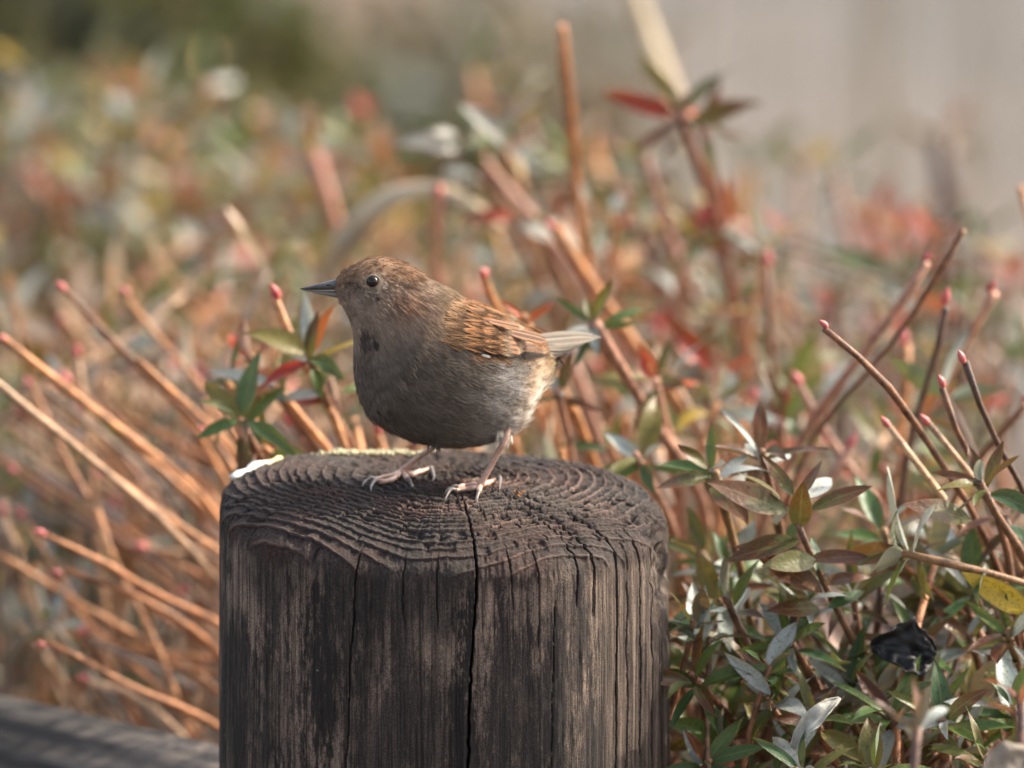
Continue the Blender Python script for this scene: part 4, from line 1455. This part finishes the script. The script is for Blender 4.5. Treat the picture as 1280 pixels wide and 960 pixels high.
# ---- left: bare cut stems with pink buds
s = Shrub('leafless azalea of bare orange stems with pink buds, fanning out left of the post', foot(440, 0.28), group=G)
for tip, base, r in (
        ((6, 425, .13), (272, 640, .22), .0021), ((-40, 455, .10), (275, 720, .20), .0022), ((80, 362, .16), (320, 625, .24), .0020), ((170, 445, .15), (330, 640, .24), .0019),
        ((88, 478, .22), (275, 660, .28), .0020), ((128, 508, .24), (280, 690, .28), .0019), ((55, 668, .12), (290, 782, .20), .0020), ((76, 718, .13), (290, 826, .20), .0020),
        ((-20, 690, .22), (262, 850, .26), .0020), ((55, 808, .10), (262, 900, .17), .0020), ((110, 850, .20), (225, 920, .22), .0019), ((205, 835, .16), (290, 850, .2), .0018),
        ((150, 655, .26), (300, 750, .3), .0018), ((205, 492, .20), (310, 660, .26), .0016), ((126, 580, .14), (290, 700, .2), .0019), ((20, 590, .30), (240, 740, .3), .0018),
        ((160, 368, .30), (330, 600, .3), .0018), ((0, 575, .34), (200, 720, .34), .0018), ((230, 580, .3), (330, 700, .3), .0018), ((35, 520, .36), (250, 690, .34), .0018),
        ((100, 520, .40), (280, 720, .36), .0018), ((250, 480, .34), (330, 620, .3), .0016), ((290, 520, .3), (370, 640, .28), .0016)):
    tip = (tip[0], tip[1], tip[2] + .07); base = (base[0], base[1], base[2] + .04)
    s.shoot(tip, base, RS.choice((ORANGE, ORANGE, TAN, RUST, BROWN)), r * 0.64, RS.choice(('bud', 'bud', 'cut')) if tip[0] > 90 else 'bud', budL=RS.uniform(.0055, .008), rr=r * 1.1, bow=RS.uniform(-.003, .005))
s.fill(-20, 300, 440, 900, .28, .5, 46, cols=(ORANGE, TAN, RUST, GREY, BROWN), leafy=0.15, style='mixdry', lean=(-42, 0), nal=1, r=.0010)
s.done()
# ---- thicket behind it
s = Shrub('twiggy azalea coloured dark for shade, low behind the bare orange stems, above the log rail', foot(110, 0.75), group=G)
s.fill(-40, 290, 560, 900, .5, .95, 60, style='greeny', cols=(BROWN, DARK, GREY, DARK), leafy=0.6, nleaf=(4, 7), nal=2)  # extra dark stem colours stand in for shade low in the thicket
s.done()
s = Shrub('pale tan azalea thicket behind the bare orange stems at the left edge', foot(90, 1.0), group=G)
s.fill(-40, 330, 330, 640, .45, 1.0, 96, style='mixdry', cols=(RUST, TAN, TAN, GREY, ORANGE), leafy=0.45, nleaf=(3, 6), nal=1, lean=(-15, 10))
s.done()
# ---- leafy shoots under the beak
s = Shrub('small azalea with green and red leaf tufts below the bird beak', foot(420, 0.2), group=G)
for tip, base, kd, st, n_, L_ in (
        ((385, 440, .12), (440, 570, .16), 'rosette', 'mid', 9, .026), ((347, 372, .13), (400, 480, .14), 'bud', 'mid', 0, 0), ((300, 520, .10), (360, 620, .14), 'rosette', 'greeny', 8, .024),
        ((310, 445, .17), (400, 560, .17), 'rosette', 'redhot', 6, .020), ((345, 480, .15), (430, 600, .17), 'rosette', 'mid', 7, .025), ((330, 560, .12), (400, 640, .15), 'rosette', 'greeny', 6, .022),
        ((285, 480, .16), (360, 600, .17), 'rosette', 'greeny', 6, .024), ((415, 470, .20), (450, 600, .2), 'rosette', 'mid', 6, .024), ((440, 520, .22), (470, 610, .2), 'rosette', 'mid', 5, .022),
        ((365, 530, .2), (430, 620, .2), 'bud', 'mid', 0, 0), ((258, 545, .2), (330, 640, .2), 'bud', 'mid', 0, 0)):
    s.shoot(tip, base, RS.choice((ORANGE, BROWN, ORANGE)), .0017, kd, st, n_, L_ or .02, nal=2 if kd == 'rosette' else 0, budcol=(0.6, 0.08, 0.07, 1))
s.leaf(None, at(388, 448, .11), Vector(at(386, 392, .105)) - at(388, 448, .11), (-0.5, -0.85, 0.1), 0.019, (0.06, 0.10, 0.025, 1))
s.done()
# ---- behind the bird: leaning stems and the rosette by the tail
s = Shrub('azalea with a green leaf tuft just above the bird tail and leaning tan stems', foot(840, 0.4), group=G)
for tip, base, kd, st, n_, L_, r_ in (
        ((738, 402, .15), (860, 590, .24), 'rosette', 'greeny', 9, .024, .0024), ((655, 400, .16), (720, 520, .22), 'rosette', 'redhot', 5, .018, .0018), ((606, 345, .22), (680, 480, .3), 'bud', 'mid', 0, 0, .0018),
        ((690, 285, .36), (900, 570, .42), 'bud', 'mid', 0, 0, .0026), ((600, 190, .55), (800, 470, .5), 'rosette', 'mid', 6, .024, .0026), ((700, 490, .16), (712, 590, .2), 'rosette', 'orange' if False else 'mid', 5, .02, .0016),
        ((800, 570, .13), (850, 680, .2), 'rosette', 'greeny', 7, .024, .0016), ((820, 470, .2), (850, 640, .25), 'rosette', 'reddish', 7, .024, .0018), ((765, 560, .22), (800, 650, .24), 'rosette', 'mid', 6, .024, .0016),
        ((660, 470, .34), (740, 640, .34), 'bud', 'mid', 0, 0, .0022), ((700, 430, .4), (800, 650, .4), 'cut', 'mid', 0, 0, .0024), ((580, 520, .3), (640, 640, .3), 'bud', 'mid', 0, 0, .002),
        ((630, 540, .22), (680, 640, .24), 'bud', 'mid', 0, 0, .0018), ((475, 540, .2), (520, 640, .22), 'bud', 'mid', 0, 0, .0018), ((520, 560, .3), (560, 650, .3), 'rosette', 'mid', 5, .02, .0018)):
    s.shoot(tip, base, RS.choice((ORANGE, TAN, PINKB)), r_, kd, st, n_, L_ or .02, nal=1 if kd == 'rosette' else 0)
s.fill(560, 900, 430, 640, .28, .6, 40, style='mixdry', cols=(RUST, TAN, TAN, GREY, BROWN), leafy=0.5, nleaf=(4, 7), nal=1, r=.0012)
s.done()
# ---- tall single twig and the dark red crown
s = Shrub('tall azalea with a dark red leaf tuft standing against the grey path', foot(900, 0.62), group=G)
s.shoot((702, 30, .42), (752, 440, .5), (0.36, 0.15, 0.06), .0021, 'cut', bow=0, rr=.0026)
for tip, base, st, n_, L_ in (((850, 140, .46), (930, 470, .55), 'reddish', 9, .030), ((880, 150, .5), (935, 430, .56), 'reddish', 8, .027), ((800, 200, .6), (900, 450, .6), 'reddish', 6, .026), ((770, 230, .7), (880, 480, .65), 'mid', 6, .024)):
    s.shoot(tip, base, (0.22, 0.09, 0.055), .0022, 'rosette', st, n_, L_, nal=4)
s.fill(720, 960, 250, 470, .5, .9, 34, style='mid', cols=(DARK, BROWN, RUST, PINKB), leafy=0.75, nleaf=(4, 7), nal=2)
s.done()
# ---- tall shrub above the bird, leaf shine put into pale colour
s = Shrub('azalea with leaves coloured whitish for their shine and one red leaf above the bird back', foot(720, 0.9), group=G)
for tip, base, st, n_, L_ in (((575, 175, .55), (700, 400, .6), 'greeny', 6, .026), ((622, 160, .58), (720, 380, .6), 'mid', 7, .026), ((640, 230, .62), (740, 430, .62), 'reddish', 6, .026), ((590, 90, 1.2), (620, 230, 1.2), 'back', 4, .03),
                              ((680, 240, .7), (760, 440, .7), 'mid', 6, .026), ((650, 130, .95), (720, 320, .9), 'reddish', 6, .027), ((740, 180, 1.0), (800, 400, .9), 'reddish', 6, .027)):
    s.shoot(tip, base, RS.choice((ORANGE, BROWN)), .0021, 'rosette', st, n_, L_, nal=3)
s.leaf(None, at(640, 272, .5), (-0.9, -0.2, 0.25), (0.1, -0.6, 0.8), .024, (0.42, 0.03, 0.02, 1))
for a_, e_ in (((572, 188), (512, 160)), ((630, 182), (606, 128)), ((572, 172), (552, 148)), ((655, 385), (668, 352)), ((690, 300), (668, 268)), ((735, 250), (715, 225))):
    A_ = Vector(at(*a_, .52)); E_ = Vector(at(*e_, .50))
    s.leaf(s.o.children[0], A_, E_ - A_, (0.1, -0.75, 0.6), (E_ - A_).length * 1.0, (0.20, 0.205, 0.19, 0))  # pale leaf colour paints the bright highlight on these leaves
s.shoot((548, 243, .45), (550, 400, .5), PINKB, .0022, 'bud', budL=.010)
s.fill(560, 800, 180, 400, .6, 1.2, 44, style='mid', cols=(TAN, BROWN, RUST, TAN), leafy=0.6, nleaf=(4, 7), nal=2)
s.done()
# ---- right background with the fiery cluster
s = Shrub('azalea with a fiery red leaf cluster far right in front of the grey path', foot(1130, 1.0), group=G)
for tip, base, st, n_, L_ in (((1130, 285, .86), (1150, 480, .86), 'redhot', 9, .028), ((1085, 295, .90), (1120, 470, .90), 'redhot', 7, .027), ((1165, 300, .88), (1160, 470, .88), 'redhot', 6, .027), ((1175, 300, .8), (1170, 480, .8), 'reddish', 8, .028), ((1045, 210, 1.0), (1090, 420, .95), 'back', 6, .03),
                              ((1185, 175, 1.5), (1190, 420, 1.4), 'reddish', 6, .032), ((940, 205, 1.25), (960, 430, 1.1), 'back', 5, .032), ((1000, 200, 1.2), (990, 430, 1.1), 'back', 5, .03), ((1230, 300, .9), (1210, 480, .9), 'mid', 6, .028), ((1040, 380, .7), (1060, 520, .7), 'reddish', 7, .026)):
    s.shoot(tip, base, (0.20, 0.085, 0.055), .0022, 'rosette', st, n_, L_, nal=3)
s.shoot((1176, 172, 1.35), (1190, 360, 1.35), (0.085, 0.05, 0.045), .0055, 'cut', rr=.0065)
for e_ in ((1212, 150), (1160, 152), (1195, 138)):
    A_ = Vector(at(1176, 170, 1.35)); E_ = Vector(at(*e_, 1.32)); s.leaf(s.o.children[0], A_, E_ - A_, (0.2, -0.6, 0.75), .026, (0.34, 0.31, 0.28, 0), flat=True)
s.fill(900, 1300, 330, 560, .55, 1.1, 60, style='mid', cols=(RUST, BROWN, DARK, DARK, GREY), leafy=0.7, nleaf=(4, 7), nal=2)
s.done()
# ---- right: bare stems with pink buds, in focus
s = Shrub('slender bare brown stems with pink buds standing up behind the leaves at right', foot(1160, 0.2), group=G)
for tip, base, r_, c_ in (
        ((1033, 408, .0), (1195, 600, .04), .00155, BROWN), ((1204, 452, .01), (1268, 585, .03), .0014, DARK), ((1179, 482, .03), (1228, 595, .04), .0014, BROWN), ((1110, 532, .05), (1180, 620, .06), .0015, TAN),
        ((1160, 530, .04), (1215, 600, .05), .0014, TAN), ((1155, 325, .20), (985, 575, .24), .0021, PINKB), ((1203, 287, .14), (1010, 560, .2), .0012, BROWN), ((1180, 378, .16), (1140, 540, .18), .0015, DARK),
        ((1237, 362, .22), (1110, 630, .28), .0020, PINKB), ((1276, 232, .3), (1300, 330, .3), .002, ORANGE), ((1130, 430, .3), (1125, 560, .3), .002, ORANGE), ((960, 330, .4), (975, 520, .4), .002, BROWN),
        ((1060, 560, .2), (1010, 640, .2), .0018, PINKB), ((1000, 480, .26), (1100, 640, .26), .0019, PINKB), ((1280, 500, .16), (1180, 640, .2), .0018, BROWN), ((940, 500, .3), (900, 640, .3), .002, ORANGE)):
    r_ *= 0.88
    s.shoot(tip, base, c_, r_, 'bud' if (tip[0] not in (1203, 1276)) else 'cut', budL=.0068 if tip[2] < .1 else .008, rr=r_ * 1.3)
s.done()
s = Shrub('tan and pinkish azalea twigs between the post and the sharp right shrub', foot(960, 0.5), group=G)
s.fill(850, 1290, 460, 760, .20, .6, 76, style='mid', cols=(PINKB, TAN, RUST, BROWN, GREY, DARK), leafy=0.6, nleaf=(4, 7), nal=2, r=.0012)
s.done()
# ---- right foreground, in focus
s = Shrub('sharp bronze and green leaved azalea right of the post, with one long leaning shoot', foot(1060, 0.05), group=G)
so_, cl, ax = s.shoot((997, 655, .0), (1092, 850, .03), (0.17, 0.085, 0.045), .00135, 'none', nal=0, rr=.002)
P0 = Vector(at(995, 652, 0))
for (x0, y0), (x1, y1), dd, st, nrm_ in (
        ((985, 640), (893, 601), -.004, 'bronze', (0.2, -0.5, .8)), ((992, 620), (957, 568), .004, 'bronze', (0.5, -0.8, .2)), ((1000, 660), (1000, 614), -.008, 'bronze', (-.1, -.95, .15)), ((1008, 615), (1020, 573), .006, 'bronze', (-.8, -.5, .2)),
        ((1012, 638), (1083, 604), .0, 'bronze', (-.3, -.15, .9)), ((1008, 622), (1038, 592), .012, 'grey', (-.2, -.75, .6)), ((975, 625), (930, 580), .01, 'olive', (.7, .1, .6)), ((1000, 675), (915, 690), -.006, 'bronze', (.1, -.15, 1)),
        ((1008, 692), (922, 672), .0, 'bronze', (.1, -.1, 1)), ((1012, 700), (1082, 690), .0, 'bronze', (-.1, -.2, 1)), ((1020, 700), (966, 703), -.01, 'olive', (.3, -.7, .6)), ((1028, 740), (950, 690), .0, 'bronze', (.3, -.6, .6)),
        ((1030, 730), (1085, 712), .004, 'bronze', (-.2, -.4, .9)), ((1024, 760), (965, 760), -.006, 'bronze', (.05, -.35, .9)), ((1020, 715), (1020, 668), .01, 'green', (.5, -.8, .2)), ((1000, 630), (960, 640), .015, 'grey', (.2, -.5, .8)),
        ((1036, 760), (1078, 735), .006, 'green', (-.4, -.6, .6))):
    a_ = Vector(at(x0, y0, 0.0)); e_ = Vector(at(x1, y1, dd * 1.6))
    c_ = RS.choice(PAL[st]); s.leaf(so_, a_, e_ - a_, Vector(nrm_) + Vector((0, -0.45, 0.1)), (e_ - a_).length * 1.08, c_ + (BRZ[st],), flat=True)
for tip, base, kd, st, n_, L_, r_, nal_ in (
        ((949, 565, .05), (985, 720, .08), 'rosette', 'greeny', 9, .0235, .0016, 3), ((888, 585, .03), (930, 730, .06), 'rosette', 'greeny', 8, .025, .0016, 2), ((865, 850, -.02), (960, 955, .03), 'rosette', 'greeny', 9, .0235, .0014, 2),
        ((985, 800, .0), (1030, 900, .03), 'rosette', 'greeny', 10, .0235, .0015, 3), ((905, 760, .09), (960, 860, .1), 'rosette', 'front', 8, .0235, .0015, 2), ((965, 870, -.02), (1040, 960, .0), 'rosette', 'greeny', 10, .024, .0014, 2),
        ((1020, 900, -.03), (1060, 990, .0), 'rosette', 'front', 10, .0235, .0014, 2), ((900, 920, .0), (960, 1000, .03), 'rosette', 'front', 8, .025, .0014, 2), ((1060, 860, .01), (1080, 960, .03), 'rosette', 'greeny', 9, .0235, .0014, 2),
        ((1065, 740, .05), (1080, 850, .06), 'rosette', 'front', 8, .025, .0014, 2), ((840, 780, .12), (860, 880, .14), 'rosette', 'redhot', 6, .024, .0015, 1), ((930, 830, .05), (980, 930, .06), 'rosette', 'greeny', 9, .0235, .0014, 2),
        ((1000, 960, -.06), (1040, 1040, -.04), 'rosette', 'greeny', 9, .0235, .0014, 1), ((880, 690, .1), (920, 800, .12), 'rosette', 'front', 7, .024, .0014, 2)):
    s.shoot(tip, base, RS.choice(((0.17, 0.085, 0.045), BROWN, (0.22, 0.13, 0.06))), r_, kd, st, n_, L_, nal=nal_)
s.fill(850, 1080, 740, 980, -.03, .07, 24, style='greeny', cols=(BROWN, (0.17, 0.085, 0.045)), leafy=1, nleaf=(7, 10), nal=2, L=.021)
s.done()
s = Shrub('sharp azalea in the lower right corner with a horizontal shoot and a yellow leaf', foot(1250, 0.05), group=G)
so_, cl, ax = s.shoot((1120, 688, .0), (1300, 728, .01), (0.26, 0.14, 0.065), .0014, 'rosette', 'front', 9, .027, nal=5, root=True, rr=.0012)
s.leaf(so_, at(1288, 765, 0), Vector(at(1183, 706, -.01)) - at(1288, 765, 0), (.1, -.97, .2), .031, (0.42, 0.29, 0.03, 0.1), flat=True)
s.leaf(so_, at(1215, 650, 0), Vector(at(1130, 625, -.01)) - at(1215, 650, 0), (.2, -.55, .8), .029, PAL['bronze'][1] + (0.9,), flat=True)
for tip, base, kd, st, n_, L_, r_, nal_ in (
        ((1225, 600, .0), (1290, 700, .02), 'rosette', 'front', 10, .024, .0016, 5), ((1255, 640, .05), (1300, 730, .06), 'rosette', 'front', 8, .024, .0015, 3), ((1140, 800, .02), (1150, 900, .04), 'rosette', 'front', 9, .0235, .0015, 2),
        ((1210, 800, .03), (1230, 900, .05), 'rosette', 'greeny', 9, .024, .0015, 2), ((1260, 790, .0), (1280, 890, .03), 'rosette', 'front', 9, .024, .0015, 2), ((1110, 890, -.02), (1130, 980, .0), 'rosette', 'greeny', 9, .024, .0015, 2),
        ((1180, 900, -.03), (1190, 990, .0), 'rosette', 'front', 9, .024, .0015, 2), ((1265, 880, -.02), (1275, 980, .0), 'rosette', 'greeny', 9, .024, .0015, 2), ((1100, 660, .08), (1130, 770, .1), 'rosette', 'front', 8, .025, .0015, 2),
        ((1190, 690, .1), (1200, 800, .1), 'rosette', 'front', 8, .025, .0015, 2), ((1245, 720, .08), (1260, 820, .1), 'rosette', 'front', 8, .0235, .0015, 2), ((1090, 960, -.05), (1100, 1040, -.04), 'rosette', 'greeny', 8, .024, .0015, 1),
        ((1230, 950, -.05), (1240, 1040, -.04), 'rosette', 'front', 8, .024, .0015, 1), ((1155, 850, .06), (1165, 950, .07), 'rosette', 'greeny', 8, .024, .0015, 1)):
    s.shoot(tip, base, RS.choice(((0.17, 0.085, 0.045), BROWN, (0.22, 0.13, 0.06))), r_, kd, st, n_, L_, nal=nal_)
s.fill(1070, 1300, 850, 990, -.03, .06, 17, style='front', cols=(BROWN, (0.17, 0.085, 0.045)), leafy=1, nleaf=(7, 10), nal=2, L=.021)
s.fill(1110, 1300, 660, 780, .03, .09, 7, style='front', cols=(BROWN, RUST), leafy=1, nleaf=(6, 9), nal=2, L=.025)
s.done()
s = Shrub('darker azalea leaves deep under the sharp right hand shrubs', foot(1080, 0.2), group=G)
s.fill(840, 1300, 700, 1000, .07, .30, 74, style='greeny', cols=(BROWN, DARK, DARK), leafy=0.95, nleaf=(6, 9), nal=3, L=.022)
s.done()
s = Shrub('blurred shoot with a red bud standing nearest the lens in the lower right corner', foot(1160, -0.32), group=G)
s.shoot((1150, 905, -.24), (1140, 1080, -.25), (0.14, 0.07, 0.05), .0016, 'rosette', 'front', 6, .02, spread=(15, 60))
s.bud(s.o.children[0], Vector(at(1150, 898, -.24)), Vector((0, 0, 1)), .011, (0.6, 0.10, 0.05, 1))
s.shoot((1275, 870, -.2), (1262, 1080, -.22), (0.14, 0.07, 0.05), .0016, 'rosette', 'redhot', 5, .02, spread=(15, 60))
s.done()
# ---- left background
s = Shrub('blurred multicoloured azalea at the upper left edge in front of the dark bush', foot(80, 1.7), group=G)
s.fill(-60, 270, 75, 380, 1.1, 1.8, 92, style='back', cols=(BROWN, DARK, DARK, RUST), leafy=0.95, nleaf=(5, 8), nal=3, L=.029)
s.done()
s = Shrub('blurred azalea with yellow and whitish leaves between the left shrub and the bird head', foot(330, 1.5), group=G)
s.shoot((388, 190, .75), (440, 340, .75), (0.42, 0.17, 0.10), .0036, 'none', rr=.004)
s.leaf(None, at(387, 195, .75), Vector(at(384, 122, .75)) - at(387, 195, .75), (.3, -.9, .2), .026, (0.45, 0.27, 0.05, 1))
s.leaf(None, at(390, 195, .75), Vector(at(400, 130, .75)) - at(390, 195, .75), (.7, -.6, .2), .024, (0.40, 0.25, 0.06, 1))
s.fill(190, 480, 150, 400, .9, 1.6, 66, style='back', cols=(BROWN, DARK, RUST, GREY), leafy=0.9, nleaf=(4, 7), nal=3, L=.028)
s.done()
s = Shrub('tangled tan azalea twigs behind the bird head and breast', foot(430, 0.75), group=G)
s.fill(240, 600, 330, 600, .4, .9, 90, style='mixdry', cols=(RUST, TAN, TAN, GREY, BROWN), leafy=0.45, nleaf=(4, 7), nal=2, lean=(-10, 6))
s.done()


# ---- far bushes (leaves past counting are one part)
def bush(label, cx, cy, d, w_, h_, dep, style, nleaf, name='evergreen_bush'):
    c = Vector(at(cx, cy, d))
    o = bpy.data.objects.new(name, None); COL.objects.link(o); o.location = (c.x, d, GROUND)
    tag(o, label, 'bush')
    B0 = Vector(o.location)
    V, F, UV, C = [], [], [], []
    nv = 0
    for k in range(nleaf):
        u = Vector((RS.gauss(0, 1), RS.gauss(0, 1), RS.gauss(0, 1))).normalized() * RS.uniform(0.55, 1.0) ** 0.6
        bmp = 1 + 0.25 * math.sin(u.x * 5 + 1) * math.cos(u.z * 6)
        p = Vector((u.x * w_ * bmp, u.y * dep, max(0.02, (c.z - GROUND) * 0.5 + u.z * h_ * bmp)))
        dr = (u + Vector((RS.uniform(-1, 1), RS.uniform(-1, 1), RS.uniform(-.6, 1))) * 0.9).normalized()
        nn = Vector((RS.uniform(-1, 1), RS.uniform(-1, 1), 1.2))
        nn = (nn - dr * nn.dot(dr)).normalized(); x = dr.cross(nn)
        L_ = RS.uniform(.025, .05)
        co, fc, uv = LV[RS.randrange(len(LV))]
        V.append(co @ np.array([x * L_ * 1.4, dr * L_, nn * L_]) + np.array(p)); F.append(fc + nv); nv += len(co); UV.append(uv)
        C.append(np.broadcast_to(np.append(np.array(pickcol(style))[:3] * 0.6, 0.05), (len(co), 4)))  # leaf colour scaled down to paint the shade inside the foliage
    m = uvmesh('leaf_mass', np.concatenate(V), np.concatenate(F), np.concatenate(UV)); fattr(m, 'Col', np.concatenate(C), 'FLOAT_COLOR')
    tag(link('leaf_mass', m, M_BUSHLEAF, o), kind='stuff')
    for k in range(7):
        tp = Vector((RS.uniform(-1, 1) * w_ * 0.7, RS.uniform(-1, 1) * dep * 0.6, (c.z - GROUND) * RS.uniform(0.4, 0.9)))
        Vt, Ft = tube_vf(catmull([(0, 0, 0), tp * 0.5 + Vector((0, 0, 0.05)), tp], 10), np.linspace(.012, .004, 10), 6)
        b_o = link('branch', mesh('branch', Vt, Ft), M_STEM, o); b_o.color = DARK + (1,)


bush('dark blurred evergreen bush in the upper left corner', 20, 110, 2.5, .17, .24, .20, 'ever', 6500)
bush('dark leafy bush added as the shady gap behind the bird head at top left', 490, 235, 1.8, .060, .13, .12, 'ever', 3200)
bush('olive green blurred low bush along the top between the dark corner and the path', 310, 110, 3.3, .13, .07, .12, 'greeny', 1300, name='low_bush')
bush('tan and olive blurred low bush at the top centre left of the tall single twig', 560, 70, 3.6, .15, .08, .12, 'mixdry', 800, name='low_bush')

# ---- dry grass
m, n, b, L = new_mat('dry_straw')
tc = N(n, 'ShaderNodeTexCoord'); a = noise(n, tc.outputs['Object'], 40, 3)
r = ramp(n, [(0.3, (0.34, 0.26, 0.16)), (0.7, (0.50, 0.42, 0.29))]); L.new(a.outputs[0], r.inputs[0]); L.new(r.outputs[0], b.inputs['Base Color']); b.inputs['Roughness'].default_value = 0.6
M_STRAW = m


def blade(label, pts, wmm, name='grass_blade', mat=None):
    P = [Vector(at(*q)) for q in pts]
    n_ = 20
    cl = catmull(P, n_)
    wd = [wmm * 0.001 * (0.5 + 0.5 * min(1, t / 5)) * (1 - (t / (n_ - 1)) ** 3 * 0.85) for t in range(n_)]
    V, F, UV = ribbon(cl - np.array(P[0]), wd, [np.array((0.2, -0.8, 0.6))] * n_, camber=0.4)
    o = link(name, uvmesh(name, V, F, UV), mat or M_STRAW)
    o.location = P[0]
    so = o.modifiers.new('thick', 'SOLIDIFY'); so.thickness = 0.0006
    tag(o, label, 'grass blade')


blade('broad pale dry grass blade arching behind the bird head', ((405, 400, .62), (438, 290, .60), (500, 240, .58), (560, 238, .56), (630, 285, .55)), 6.5)
blade('pale straw coming in at the top edge beside the dark red leaf tuft', ((860, 190, 1.1), (835, 110, 1.1), (800, 10, 1.1), (770, -90, 1.1)), 6.0)
# thin dry stalks standing in front of the path: too many to count
V, F, UV, nv = [], [], [], 0
for k in range(40):
    d = RS.uniform(2.2, 3.4); px = RS.uniform(560, 1420)
    b0 = Vector((at(px, 300, d).x, d, GROUND)); h_ = RS.uniform(.30, .75)
    tp = b0 + Vector((RS.gauss(0, .03), RS.gauss(0, .03), h_))
    cl = catmull([b0, b0.lerp(tp, .5) + Vector((RS.gauss(0, .008), 0, 0)), tp], 8)
    v, f, uv = ribbon(cl, [RS.uniform(.0012, .0026) * (1 - t / 9) for t in range(8)], [np.array((RS.uniform(-.4, .4), -1, .2))] * 8, across=2)
    V += v; F += [tuple(i + nv for i in q) for q in f]; UV += uv; nv += len(v)
o = link('dry_grass', uvmesh('dry_grass', V, F, UV), M_STRAW); tag(o, 'thin dry grass stalks standing along the grey path', 'grass', kind='stuff')


# ---- dead leaves caught among the shrubs
def dead_leaf(label, px, py, d, size, col, rough, rot, wid=0.45, curl=0.5, seed=0):
    n1, n2 = 26, 17
    P = np.empty((n1, n2, 3))
    for i in range(n1):
        t = i / (n1 - 1)
        wv = wid * (math.sin(math.pi * min(1, 0.04 + 0.95 * t)) ** 0.7)
        for k in range(n2):
            u = -1 + 2 * k / (n2 - 1)
            e = 1 + (0.10 + 0.22 * (seed == 1)) * float(vn(t * 9, u * 2, seed=seed + 5)) * abs(u)
            P[i, k] = (u * wv * e, t - 0.5, curl * (0.5 * u * u * wv - 0.6 * (t - 0.5) ** 2) + (0.10 + 0.13 * (seed == 1)) * float(fbm(t * (3 + 3 * (seed == 1)), u * (1.7 + 1.6 * (seed == 1)), seed=seed)))
    o = link('dead_leaf', grid_mesh('dead_leaf', P), plain('dead_leaf_skin_%d' % seed, col, rough, 6, 0.25))
    o.scale = (size,) * 3; o.location = at(px, py, d); o.rotation_euler = (Matrix.Rotation(rot[1], 3, 'Z') @ Matrix.Rotation(rot[0], 3, 'X') @ Matrix.Rotation(rot[2], 3, 'Z')).to_euler()
    so = o.modifiers.new('thick', 'SOLIDIFY'); so.thickness = 0.012
    tag(o, label, 'dead leaf', 'dead leaves caught in the right shrubs')


dead_leaf('crumpled black wet leaf under the long leaning shoot at right', 1131, 812, -.004, .025, (0.005, 0.005, 0.0055), 0.6, (1.2, 0.2, 1.35), 0.42, 0.8, 1)
dead_leaf('large cream dry leaf behind the yellow leaf at right', 1160, 738, .085, .050, (0.42, 0.34, 0.27), 0.8, (1.15, -0.2, 1.4), 0.30, 0.5, 2)
dead_leaf('pinkish beige dry leaf left of the black leaf', 1085, 790, .14, .048, (0.52, 0.37, 0.29), 0.8, (1.2, 0.3, 0.8), 0.36, 0.5, 3)
dead_leaf('blurred grey beige dry leaf in the bottom right corner under the red bud shoots', 1262, 958, -.22, .022, (0.20, 0.165, 0.13), 0.85, (0.95, 0.2, 2.0), 0.40, 0.3, 4)
dead_leaf('narrow white curled leaf near the bottom edge right of the post', 1018, 900, -.05, .026, (0.34, 0.33, 0.28), 0.6, (1.0, -0.3, -0.6), 0.13, 0.8, 6)
dead_leaf('pale grey leaf lying flat above the black leaf', 1170, 790, .08, .03, (0.42, 0.42, 0.42), 0.5, (0.6, 0.1, 1.7), 0.34, 0.4, 7)
